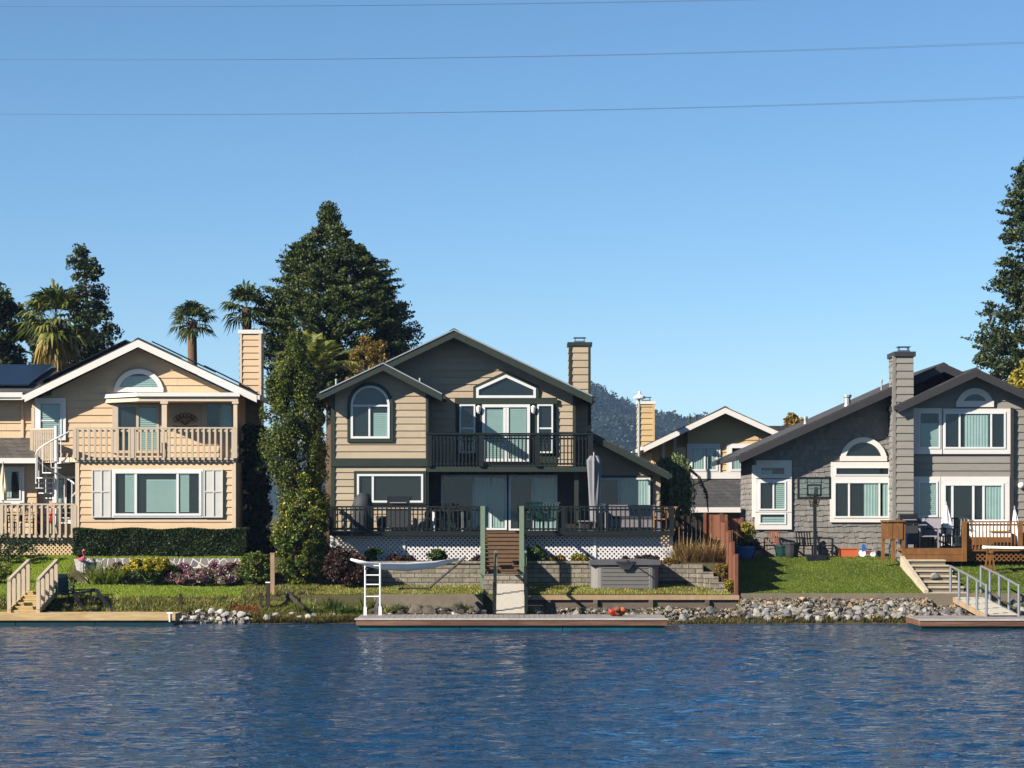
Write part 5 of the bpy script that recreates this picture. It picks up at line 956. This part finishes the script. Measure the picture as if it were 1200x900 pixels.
MB().bar((a - .17, 79.55, g + .15), (a + .22, 79.6, g + .18), .05).build('frame', M['red_plastic'], ty); MB().prism([(a - .2, g + .2), (a - .02, g + .24), (a - .08, g + .42), (a - .17, g + .44)], 79.5, 79.6).build('seat', M['blue_plastic'], ty); MB().bar((a + .15, 79.6, g + .1), (a + .22, 79.6, g + .4), .03).build('handlebar', M['white_plastic'], ty)
x = X(1098, 77.2); tag(link('stone', lump(.16, 77, (1.2, 1, .7)), M['rock_white'], None, loc=(X(1095, 75.0), 75.0, 1.33)), 'white stone lying on the concrete garden steps', 'stone')
# ------------------------------------------------------------------ power lines
wires = [((-10, 7.5), (600, 4.2), (1210, -10)), ((-10, 69.5), (600, 66.3), (1210, 48.5)), ((-10, 133.5), (600, 130.3), (1210, 112.5))]
for i, (a, b, c) in enumerate(wires):
    for k in (0, 1):
        Y = 130 + k * 1.2; A = np.polyfit([a[0], b[0], c[0]], [a[1], b[1], c[1]], 2); pp = [(X(u, Y), Y, Z(np.polyval(A, u) + k * 1.2 * ((u / 1200) ** 2) * 1.5, Y)) for u in np.linspace(-900, 2100, 90)]
        MBw = MB().tube(pp, .011, 5); tag(MBw.build('power_line', M['wire'], None, loc=pp[45], smooth=True), ('front' if k == 0 else 'rear') + ' wire of the ' + ('topmost', 'middle', 'lowest')[i] + ' pair of power lines across the sky', 'power line', 'power lines in three pairs across the sky')
# ------------------------------------------------------------------ trees
def tree(name, label, prof, Y, m, nc, cr, nl, leaf, trunk_px, cat='tree', group=None, tr=.22, depth=.9, shell=.45, nb=14, inner=.12, base=None, tm='trunk_bark', squash=.8, spray=None):
    x = X(trunk_px, Y); g = H(x, Y) if base is None else base; t = thing(name, label, cat, (x, Y, g), group)
    pts_ = crown_px(prof, Y, nc, cr, nl, depth, shell, squash, inner)
    if spray: pts_ = np.concatenate([pts_, sprays_px(prof, Y, *spray)])
    leafobj('crown', pts_, leaf, m, t)
    ztop = Z(prof[0][0] + (prof[-1][0] - prof[0][0]) * .15, Y); zc = Z(prof[-1][0], Y); wid = max(b - a for _, a, b in prof) * Y / F
    mb = MB().tube([(x, Y, g - .1), (x + .05, Y, (g + zc) / 2), (x - .04, Y, (zc + ztop) / 2), (X((prof[0][1] + prof[0][2]) / 2, Y), Y, ztop)], [tr, tr * .85, tr * .55, .02], 8)
    limbs(mb, (x, Y, g), (X((prof[0][1] + prof[0][2]) / 2, Y), Y, ztop), tr, nb, wid * .36, start=max(.25, min(.8, (zc - g) / (ztop - g)))); mb.build('trunk', M[tm], t, smooth=True); return t
tree('conifer_tree', 'tall broad dark evergreen rising behind the roofs between the peach and taupe houses', [(236, 384, 387), (248, 379, 391), (258, 374, 398), (268, 368, 404), (280, 360, 412), (284, 342, 420), (296, 334, 436), (308, 327, 446), (318, 322, 456), (335, 318, 464), (346, 308, 462), (360, 304, 474), (378, 301, 482), (396, 302, 494), (412, 306, 490), (440, 315, 482), (475, 335, 460)], 98, M['conifer'], 330, .46, 300, .12, 390, tr=.4, nb=22, shell=.4, squash=.7, spray=(520, 130))
tree('evergreen_tree', 'tall dark tree cut off by the right edge of the photo above the grey house', [(150, 1222, 1250), (190, 1196, 1285), (215, 1184, 1300), (240, 1175, 1300), (275, 1174, 1300), (292, 1188, 1300), (305, 1172, 1310), (325, 1164, 1320), (345, 1158, 1325), (362, 1150, 1330), (385, 1139, 1335), (410, 1138, 1330), (432, 1150, 1320), (455, 1190, 1300)], 96, M['oak'], 330, .44, 190, .15, 1240, tr=.4, nb=24, shell=.35, spray=(200, 90))
tree('leafy_tree', 'yellow green leafy tree just above the grey house roof at the right edge', [(408, 1215, 1250), (420, 1186, 1260), (440, 1178, 1265), (470, 1185, 1255)], 91.5, M['yellow_leaf'], 60, .35, 190, .14, 1220, tr=.12)
tree('evergreen_tree', 'airy dark tree behind the fan palm on the left', [(287, 90, 106), (300, 72, 116), (315, 70, 122), (335, 72, 124), (355, 80, 130), (375, 82, 136), (392, 86, 146), (410, 88, 144), (450, 90, 134)], 100, M['oak'], 100, .36, 85, .16, 105, tr=.22, shell=.3, nb=18)
tree('evergreen_tree', 'dense dark tree at the left edge behind the solar panels', [(338, -12, 4), (352, -30, 24), (370, -45, 30), (395, -60, 34), (420, -62, 36), (460, -60, 32)], 97, M['oak'], 130, .45, 170, .17, -12, tr=.25)
tree('evergreen_tree', 'dark low tree filling in under the fan palm above the left roof', [(372, 25, 40), (390, 22, 95), (410, 28, 112), (440, 30, 120), (470, 40, 110)], 101, M['oak'], 110, .42, 160, .17, 70, tr=.2)
tree('small_tree', 'sparse tree with ochre leaves beside the date palm behind the left taupe gable', [(396, 418, 440), (408, 408, 462), (420, 398, 470), (436, 394, 474), (460, 398, 470)], 93, M['autumn'], 60, .26, 100, .11, 435, tr=.12, shell=.2)
tree('small_tree', 'small round tree top showing above the roof left of the grey house slope', [(487, 924, 940), (494, 918, 946), (502, 918, 948), (515, 922, 944)], 122, M['autumn'], 30, .4, 150, .17, 932, tr=.12)
tree('juniper_tree', 'tall feathery green juniper filling the gap between the peach and taupe houses', [(398, 340, 350), (408, 332, 358), (424, 324, 364), (440, 318, 370), (452, 309, 376), (466, 314, 378), (482, 303, 384), (505, 302, 384), (530, 300, 386), (548, 306, 384), (562, 320, 386), (590, 325, 388), (630, 328, 386), (670, 335, 380)], 80.6, M['juniper'], 240, .33, 400, .085, 346, tr=.16, nb=30, shell=.6, squash=1.35)
tree('citrus_tree', 'bushy citrus tree with yellow tipped leaves in front of the juniper', [(556, 348, 364), (570, 338, 374), (585, 326, 384), (605, 322, 388), (630, 316, 388), (650, 317, 384), (668, 322, 378), (688, 335, 364)], 75.8, M['citrus'], 170, .23, 190, .085, 348, tr=.09, nb=18, shell=.5, base=.95)
tree('added_shade_shrub', 'dark tall evergreen added to keep sky light out of the gap at the right side of the peach house', [(500, 284, 312), (520, 281, 318), (600, 280, 320), (650, 280, 322)], 82.5, M['hedge'], 150, .26, 150, .11, 297, tr=.08, nb=10, cat='shrub')  # added plant: blocks sky light so the side wall and gap go dark
def fan_palm(label, px, py, Y, R, n, m, trunk_r=.2, skirt=8, group='fan palms behind the houses'):
    x, z = X(px, Y), Z(py, Y); t = thing('fan_palm', label, 'palm tree', (x, Y, 2), group); V = []; Q = []
    def frond(az, el, L, fan, droop):
        d = np.array([math.cos(el) * math.cos(az), math.cos(el) * math.sin(az), math.sin(el)]); side = np.array([-math.sin(az), math.cos(az), 0]); upv = np.cross(side, d) * -1
        b = np.array([x, Y, z]); hub = b + d * L * .5 + np.array([0, 0, -.04 * L])
        def quad(p, q, w, ax): k = len(V); V.extend([p - ax * w * .3, p + ax * w * .3, q + ax * w, q - ax * w]); Q.append((k, k + 1, k + 2, k + 3))
        quad(b, hub, .02, side); nb = 17
        for i in range(nb):
            a = (i / (nb - 1) - .5) * fan; dd = d * math.cos(a) + side * math.sin(a); l = L * .62 * (1 - .25 * abs(a) / fan * 2) * RNG.uniform(.85, 1.1)
            mid = hub + dd * l * .6 + upv * RNG.normal(0, .03); tip = hub + dd * l + np.array([0, 0, -droop * l * RNG.uniform(.6, 1.5)]); ax = unit(np.cross(dd, upv) + RNG.normal(0, .25, 3))
            w = .045 * L / 1.2; k = len(V); V.extend([hub, mid + ax * w, tip, mid - ax * w]); Q.append((k, k + 1, k + 2, k + 3))
    for i in range(n): frond(i * 2.4 + RNG.normal(0, .2), math.radians(-30 + 110 * ((i + .5) / n) + RNG.normal(0, 8)), R * RNG.uniform(.85, 1.1), math.radians(200), .35)
    V_ = np.array(V) - np.array((x, Y, 2)); link('fronds', rawmesh('fronds', V_, np.array(Q), False), m, t)
    if skirt:
        V.clear(); Q.clear()
        for i in range(skirt): frond(i * 2.4, math.radians(-65 + RNG.normal(0, 9)), R * RNG.uniform(.7, .95), math.radians(120), .5)
        link('dead_fronds', rawmesh('dead_fronds', np.array(V) - np.array((x, Y, 2)), np.array(Q), False), M['dead_frond'], t)
    MB().tube([(x + .3, Y, 1.8), (x + .1, Y, z * .5), (x, Y, z - .5), (x, Y, z)], [trunk_r * 1.3, trunk_r, trunk_r * .95, trunk_r * 1.1], 10).build('trunk', M['palm_bark'], t, smooth=True)
fan_palm('broad fan palm with hanging pale fronds at the left above the peach roof', 66, 374, 95, 1.75, 36, M['palm'], .24, 16)
fan_palm('small fan palm standing alone against the sky left of the peach chimney', 225, 377, 96, 1.1, 30, M['palm_dark'], .2, 0)
fan_palm('fan palm rising directly behind the peach chimney', 289, 360, 97, 1.25, 30, M['palm_dark'], .2, 0)
dp = thing('date_palm', 'date palm with long arching fronds just left of the taupe gable', 'palm tree', (X(368, 88), 88, 2)); V = []; Q = []; cx, cz = X(368, 88), Z(438, 88)
for i in range(34):
    az = i * 2.4; el = math.radians(20 + 62 * ((i + .5) / 34)); L = RNG.uniform(1.9, 2.6); prev = None
    for s in np.linspace(.08, 1, 26):
        rr = L * s; p = np.array([cx + rr * math.cos(el) * math.cos(az) * 1.0, 88 + rr * math.cos(el) * math.sin(az), cz + rr * math.sin(el) - .62 * (s ** 2.2) * L * .55])
        if prev is not None:
            d = unit(p - prev); sd = unit(np.cross(d, [0, 0, 1])); 
            for sg in (-1, 1):
                l = .38 * (1 - .6 * abs(s - .45)); tip = p + (sd * sg * .75 + d * .7 + np.array([0, 0, -.25 + RNG.normal(0, .1)])) * l; k = len(V); V += [p - d * .04, p + d * .04, tip + d * .01, tip - d * .01]; Q.append((k, k + 1, k + 2, k + 3))
            k = len(V); V += [prev - sd * .014, prev + sd * .014, p + sd * .014, p - sd * .014]; Q.append((k, k + 1, k + 2, k + 3))
        prev = p
link('fronds', rawmesh('fronds', np.array(V) - np.array((cx, 88, 2)), np.array(Q), False), M['date_palm'], dp); MB().tube([(cx, 88, 1.8), (cx, 88, cz)], [.3, .25], 10).build('trunk', M['palm_bark'], dp, smooth=True)
# weeping tree
wt = thing('weeping_tree', 'weeping evergreen with hanging curtains of foliage behind the right end of the green deck', 'tree', (X(792, 85), 85, 1.9)); cl = []; wx_, wz = X(788, 85), Z(533, 85)
for i in range(150):
    a = RNG.random() * 6.283; r = math.sqrt(RNG.random()); px_, py_ = wx_ + .72 * r * math.cos(a), 85 + .7 * r * math.sin(a); top = wz - .5 * r ** 2.2 + RNG.normal(0, .05); ln = RNG.uniform(1.4, 2.6)
    k = 70; s = RNG.random((k, 1)); cl.append(np.array([[px_, py_, top]]) + np.concatenate([RNG.normal(0, .05, (k, 2)) + s * .1 * np.array([[math.cos(a), math.sin(a)]]), -s * ln], 1))
leafobj('crown', np.concatenate(cl), .15, M['weeping'], wt, aspect=.3, axis=(0, 0, -1.2), spread=.8)
mb = MB().tube([(wx_, 85, 1.8), (wx_ + .05, 85, 3.2), (wx_, 85, wz - .15)], [.12, .09, .03], 8); mb.tube([P(806, 548, 85), P(820, 560, 84.8), P(828, 578, 84.7), P(830, 600, 84.6)], [.05, .05, .04, .02], 6); mb.build('trunk', M['trunk_bark'], wt, smooth=True)
for i in range(1): leafobj('foliage', np.concatenate([clump(P(820 + 2 * j, 562 + 5 * j, 84.75), (.08, .08, .12), 14) for j in range(5)]), .1, M['weeping'], wt)
# ------------------------------------------------------------------ shrubs, beds, grasses
def shrub(name, label, px, py, Y, rx, rz, m, nc, nl, leaf, cr=None, group=None, cat='shrub', ry=None, second=None, z0=None):
    x, z = X(px, Y), Z(py, Y); sx, sz = rx * Y / F, rz * Y / F; g = H(x, Y) if z0 is None else z0; t = thing(name, label, cat, (x, Y, g), group); c = blob(x, Y, z, sx, ry or sx * .8, sz, nc, cr or min(sx, sz) * .38, nl)
    c = c[c[:, 2] > g - .02]; leafobj('foliage', c, leaf, M[m], t)
    if second: mm, frac, lf = second[:3]; k = (RNG.random(len(c)) < frac) & (c[:, 2] > z + sz * (second[3] if len(second) > 3 else -9)); leafobj('flowers', c[k] + unit(c[k] - np.array([x, Y, z])) * .03, lf, M[mm], t)
    st_ = MB()
    for i in range(5): a = i * 1.3; st_.tube([(x + .05 * math.cos(a), Y + .05 * math.sin(a), g - .05), (x + sx * .45 * math.cos(a), Y + sx * .4 * math.sin(a), max(z, g + .1))], [.025, .01], 5)
    st_.build('stem', M['trunk_bark'], t); return t
hd = thing('hedge', 'long clipped dark green hedge along the foot of the peach house', 'hedge', (X(186, 78.6), 78.6, 1.93)); n = 42000; a, b = X(85, 78.3), X(288, 78.3); zt_ = Z(620, 78.3)
u = RNG.random((n, 3)); f = RNG.random(n); c = np.stack([a + (b - a) * u[:, 0], 78.3 + .9 * u[:, 1], 1.92 + (zt_ - 1.92) * u[:, 2]], 1); fr = f < .6; c[fr, 1] = 78.3 + np.abs(RNG.normal(0, .05, fr.sum())); tp = (f >= .6) & (f < .93); c[tp, 2] = zt_ - np.abs(RNG.normal(0, .03, tp.sum())); c += np.stack([np.zeros(n), .05 * np.sin(c[:, 0] * 5.1) * np.sin(c[:, 2] * 6), .03 * np.sin(c[:, 0] * 3.3)], 1)
leafobj('foliage', c, .075, M['hedge'], hd); MB().box(a + .1, b - .1, 78.45, 79.1, 1.9, zt_ - .12).build('branches', M['soil'], hd)
def straps(name, label, px, Y, n, L, m, spread=1.0, w=.05, cat='plant', r=.15, group=None, up=.9, curl=.9):
    x = X(px, Y); g = H(x, Y); V = []; Q = []
    for i in range(n):
        a = RNG.random() * 6.283; o = RNG.random() * r; b = np.array([o * math.cos(a), o * math.sin(a), -.02]); l = L * RNG.uniform(.6, 1.15); lean = RNG.uniform(.15, 1.0) * spread; d = np.array([math.cos(a), math.sin(a), 0]); sd = np.array([-math.sin(a), math.cos(a), 0]); prev = b; pw2 = w * .7
        for s in (.35, .7, 1.0):
            q = b + d * l * lean * s + np.array([0, 0, l * (up * s - curl * lean * s * s * .6)]); w2 = w * (1.05 - s * .9); k = len(V); V += [prev - sd * pw2 / 2, prev + sd * pw2 / 2, q + sd * w2 / 2, q - sd * w2 / 2]; Q.append((k, k + 1, k + 2, k + 3)); prev = q; pw2 = w2
    return tag(link(name, rawmesh(name, np.array(V), np.array(Q), False), M[m], None, loc=(x, Y, g)), label, cat, group)
for px, L, l in ((110, .85, 'strappy green lily clump next to the pink flamingo'), (122, .95, 'largest strappy green lily clump in the middle of the bed end'), (134, .85, 'strappy green lily clump just left of the yellow shrub')): straps('lily_clump', l, px, 76.3, 110, L, 'flax', .9, .085, curl=.75)
shrub('dark_shrub', 'dark leafy plant between the lily clumps and the yellow shrub', 140, 668, 76.6, 9, 12, 'purple_leaf', 30, 60, .07)
shrub('yellow_shrub', 'low spreading bright yellow shrub in front of the stone wall', 176, 668, 76.3, 29, 13, 'green_leaf', 90, 110, .06, second=('yellow_shrub', .95, .075, .0), cr=.17, ry=.5)
shrub('flower_bed', 'mound of pink and white flowers in front of the stone wall', 245, 676, 76.1, 45, 8.5, 'green_leaf', 110, 110, .06, second=('pink_flower', .5, .075), cr=.15, ry=.55, cat='flowers')
for px, l in ((215, 'dusky pink flower bush standing above the left end of the flower mound'), (252, 'dusky pink flower bush standing above the middle of the flower mound'), (272, 'dusky pink flower bush standing above the right end of the flower mound')): shrub('flower_bush', l, px, 667, 76.55, 10, 7, 'purple_leaf', 26, 60, .06, second=('pink_flower', .4, .07), cr=.12, cat='flowers')
shrub('round_shrub', 'rounded green shrub dotted with yellow flowers beside the tall wooden post', 299, 667, 75.6, 20, 19, 'green_leaf', 130, 110, .065, second=('yellow_leaf', .1, .09), cr=.16)
shrub('purple_shrub', 'wide dark purple leaved shrub below the left end of the white lattice', 408, 664, 75.2, 28, 19, 'purple_leaf', 140, 100, .085, cr=.18)
shrub('purple_shrub', 'small purple leaved shrub at the deck corner in front of the lattice', 386, 653, 76.4, 16, 14, 'purple_leaf', 50, 90, .085, cr=.16, z0=1.2)
for px, py, Y, rx, rz, m, l in ((437, 650, 76.5, 10, 7, 'green_leaf', 'small green bush on the planter wall above the ladder'), (513, 651, 76.5, 12, 7, 'green_leaf', 'small bright green bush on the planter wall below the middle of the left lattice'), (627, 650, 76.4, 12, 12, 'green_leaf', 'dark green bush on the planter just right of the brown steps'), (560, 658, 76.3, 9, 7, 'purple_leaf', 'purple trailing plant on the planter wall left of the brown steps'), (470, 654, 76.5, 16, 4, 'purple_leaf', 'low purple ground plant on the planter between the two small green bushes'), (652, 656, 76.4, 14, 5, 'autumn', 'low olive plant on the planter between the brown steps and the hot tub'), (680, 655, 76.4, 11, 5, 'yellow_leaf', 'low yellowish plant on the planter just left of the hot tub'), (750, 655, 76.4, 26, 4, 'purple_leaf', 'low reddish plants behind the hot tub'), (785, 660, 76.2, 12, 5, 'autumn', 'olive trailing plant on the block wall right of the hot tub'), (855, 686, 73.6, 5, 5, 'yellow_leaf', 'tiny yellow green plant at the foot of the stepped block wall'), (848, 668, 75.5, 9, 9, 'autumn', 'olive brown bush between the stepped block wall and the red fence'), (8, 640, 78.2, 36, 15, 'hedge', 'dark low bush in front of the tan lattice at the left edge'), (-2, 668, 75.8, 16, 11, 'flax', 'pale green leafy plant on the lawn at the left edge'), (875, 640, 79.5, 18, 10, 'hedge', 'dark shaded bush beside the red fence at the grey house corner')):
    shrub('bush', l, px, py, Y, rx, rz, m, 40, 80, .07, cr=max(.09, min(rx, rz) * Y / F * .4), z0=Z(py + rz, Y) - .1)
yt = tree('small_tree', 'small yellow green topiary tree on a thin stem beside the grey house corner', [(614, 868, 880), (619, 866, 886), (626, 865, 887), (633, 872, 884)], 79.2, M['yellow_leaf'], 36, .14, 110, .06, 882, tr=.035, nb=5)
for px, L, l in ((796, 1.0, 'tall dry tan grass clump beside the deck corner post'), (806, 1.1, 'tall dry tan grass clump, second from the deck corner'), (818, 1.0, 'tall dry tan grass clump in the middle of the dry grasses'), (828, 1.25, 'tallest dry tan grass clump in front of the orange fence panel'), (838, 1.15, 'dry tan grass clump below the orange fence panel edge'), (847, .95, 'dry tan grass clump touching the red fence')): straps('dry_grass_clump', l, px, 76.6, 150, L * .88, 'dry_grass', 1.05, .028, cat='ornamental grass', r=.22, curl=.7)
for px, Y, L, m, l in ((350, 72.4, .6, 'flax', 'pale green spilling grass clump below the citrus tree'), (366, 72.3, .55, 'flax', 'pale green grass clump just right of the one below the citrus tree'), (386, 72.9, .6, 'green_leaf', 'broad green clump in front of the purple shrub on the bank'), (427, 72.85, .55, 'flax', 'pale green clump at the left end of the grey kerb wall'), (400, 72.2, .45, 'green_leaf', 'green grass clump on the bank left of the white ladder'), (414, 72.3, .4, 'green_leaf', 'second green grass clump beside the white ladder'), (468, 72.6, .4, 'green_leaf', 'bright green tuft on the rocks right of the white ladder'), (455, 72.4, .35, 'flax', 'yellow green tuft on the rocks at the foot of the white ladder'), (500, 72.6, .3, 'green_leaf', 'dark green tuft among the rocks in the middle of the grey kerb wall'), (540, 72.6, .4, 'green_leaf', 'dark green tuft over the boulders left of the white ramp')): straps('grass_clump', l, px, Y, 150, L, m, .9, .035, cat='grass clump', r=.2)
def stuff(o): return tag(o, kind='stuff')
def chips(cx, cy, rx, ry, n):
    a = RNG.random(n) * 6.283; r = np.sqrt(RNG.random(n)) * (1 + .25 * np.sin(a * 3 + cx)); x = cx + rx * r * np.cos(a); y = cy + ry * r * np.sin(a); return np.stack([x, y, h(x, y) + .02 + .02 * RNG.random(n)], 1)
stuff(leafobj('mulch', np.concatenate([chips(-8.35, 72.2, .62, .42, 2600), chips(-14.6, 71.75, .5, .25, 1400), chips(-16.8, 71.7, .8, .3, 2000), chips(-14.1, 78.7, .5, .2, 600)]), .085, M['mulch_chip'], aspect=.5))
stuff(tufts('grass', 7.2, 17.5, 73.1, 79.5, 42000, .045, M['grass_blade'], lambda x, y: ~((x > 13.05) & (x < 14.45) & (y < 78)))); stuff(tufts('grass', -17.5, -8.6, 72.8, 79.0, 46000, .045, M['grass_left'])); stuff(tufts('grass', -6.3, 6.9, 73.1, 75.85, 26000, .06, M['grass_mid']))
stuff(tufts('bank_grass', -17.5, -6.6, 71.15, 73.4, 26000, .13, M['bank_grass'], lambda x, y: (np.sin(x * 1.7) * .3 + .75 - .1 * (y - 72)) * ~((x > -14.9) & (x < -13.9) & (y < 72.1)) * ~((x < -14.9) & (y < 72)) * ~((x > -8.7) & (x < -7.8) & (y < 72.7)) * ~((x > -10.4) & (x < -7.9) & (y < 71.55)), .6))
stuff(tufts('bank_grass', -8.6, -4.3, 71.6, 75.9, 16000, .1, M['bank_grass'], lambda x, y: ~((y > 73.0) & (x > -6.3)), .6)); stuff(tufts('shore_weed', 4.6, 13.6, 70.75, 71.5, 8000, .1, M['shore_weed'], lambda x, y: (np.sin(x * 2.3) * .35 + .6) * (y < 71.35 + .2 * np.sin(x * 1.1)), .8)); stuff(tufts('shore_weed', -7.9, -4.5, 70.95, 71.5, 5000, .12, M['shore_weed'], None, .8)); stuff(tufts('shore_weed', -4.5, 6, 72.2, 72.8, 2600, .12, M['bank_grass'], lambda x, y: np.sin(x * 3.1) > .3, .8))
# ------------------------------------------------------------------ rocks
rock_meshes = [lump(1, 100 + i, (1, random.uniform(.75, 1), random.uniform(.6, .9)), 3, 13, .45, .8) for i in range(9)]
RM = {}
def rock(x, y, r, m, label, group):
    i = random.randrange(9); key = (i, m)
    if key not in RM: me = rock_meshes[i].copy(); me.materials.append(M[m]); RM[key] = me
    o = bpy.data.objects.new('rock', RM[key]); COL.objects.link(o); o.location = (x, y, H(x, y) + r * .28); o.rotation_euler = (random.uniform(-.4, .4), random.uniform(-.4, .4), random.uniform(0, 6.28)); s = r * random.uniform(1.0, 1.45); o.scale = (s * random.uniform(.85, 1.35), s, s); tag(o, label, 'rock', group)
def scatter(n, x0, x1, y0, y1, r0, r1, pick, mind=.68):
    P_ = []; tries = 0
    while len(P_) < n and tries < n * 60:
        tries += 1; x, y, r = random.uniform(x0, x1), random.uniform(y0, y1), random.uniform(r0, r1)
        if all((x - a) ** 2 + (y - b) ** 2 > (mind * (r + c)) ** 2 for a, b, c in P_): P_.append((x, y, r)); rock(x, y, r, *pick(x, y))
TAN = ('rock_tan', 'tan cobble in the upper rows of riprap under the right kerb wall', 'tan cobbles in the upper rows of the right riprap'); PALE = ('rock_pale', 'pale grey stone in the lower rows of riprap below the right lawn', 'pale stones in the lower rows of the right riprap'); GREY = ('rock_grey', 'mid grey stone in the lower rows of riprap below the right lawn', 'mid grey stones in the lower rows of the right riprap')
scatter(104, 7.15, 14.0, 72.1, 72.86, .06, .14, lambda x, y: TAN if random.random() < .8 else PALE)
scatter(92, 7.2, 13.9, 71.0, 72.15, .09, .2, lambda x, y: PALE if random.random() < .55 else GREY)
scatter(10, 14.95, 16.5, 71.3, 72.8, .09, .17, lambda x, y: ('rock_pale', 'pale stone of the bank to the right of the metal railed gangway', 'pale stones right of the metal railed gangway'))
scatter(34, -10.3, -8.05, 70.95, 71.6, .06, .17, lambda x, y: ('rock_white', 'chalky white stone in the short rock edging right of the tan dock', 'white stones right of the tan dock') if random.random() < .7 else ('rock_grey', 'grey stone in the short rock edging right of the tan dock', 'grey stones right of the tan dock'))
scatter(18, -4.4, -.75, 71.9, 72.75, .16, .28, lambda x, y: ('rock_dark', 'dark brown boulder below the grey kerb wall left of the white ramp', 'dark boulders left of the white ramp'), .85)
scatter(20, -4.2, -.8, 71.0, 72.0, .08, .15, lambda x, y: ('rock_white', 'whitish stone at the waterline behind the teal dock left of the white ramp', 'whitish stones left of the white ramp'))
scatter(10, -7.6, -5.0, 71.0, 72.0, .07, .16, lambda x, y: ('rock_pale', 'pale stone on the weedy bank between the citrus tree and the teal dock', 'pale stones on the weedy bank'))
scatter(30, .5, 6.95, 71.2, 72.5, .08, .18, lambda x, y: ('rock_pale', 'pale stone below the dark timber bulkhead right of the white ramp', 'pale stones below the timber bulkhead') if random.random() < .6 else ('rock_grey', 'grey stone below the dark timber bulkhead right of the white ramp', 'grey stones below the timber bulkhead'))
scatter(8, -15.2, -13.6, 71.2, 71.6, .06, .12, lambda x, y: ('rock_white', 'white stone behind the tan dock under the black frame', 'white stones under the black frame'))
gx = np.concatenate([RNG.uniform(7.15, 14.2, 6500), RNG.uniform(.6, 7.1, 2600), RNG.uniform(-4.4, -.8, 1800), RNG.uniform(-10.4, -8, 700)]); gy = np.concatenate([RNG.uniform(71.1, 72.87, 6500), RNG.uniform(71.4, 72.8, 2600), RNG.uniform(71.1, 72.8, 1800), RNG.uniform(70.95, 71.5, 700)])
stuff(leafobj('gravel', np.stack([gx, gy, h(gx, gy) + .03 + .03 * RNG.random(len(gx))], 1), .13, M['gravel'], aspect=.9))
# far wood on the hill: crowns too many to count
hx = RNG.uniform(-30, 190, 30000); hy = RNG.uniform(1000, 1540, 30000); c = np.stack([hx, hy, hillz(hx, hy) + .3], 1)
stuff(leafobj('hill_wood', np.concatenate([c + RNG.normal(0, 1.1, c.shape) for _ in range(3)]), 1.5, M['hill_wood'], aspect=.9))

# ------------------------------------------------------------------ haze
hz = MB().box(-1600, 1600, -700, 2700, -5, 100).build('haze', bpy.data.materials.new('haze')); tag(hz, kind='stuff')
hm_ = hz.data.materials[0]; hm_.use_nodes = True; hn = hm_.node_tree.nodes; hn.remove(hn['Principled BSDF']); pv = hn.new('ShaderNodeVolumePrincipled'); pv.inputs['Color'].default_value = (.42, .64, 1, 1); pv.inputs['Density'].default_value = .0001; pv.inputs['Anisotropy'].default_value = .0
hm_.node_tree.links.new(pv.outputs[0], hn['Material Output'].inputs['Volume'])
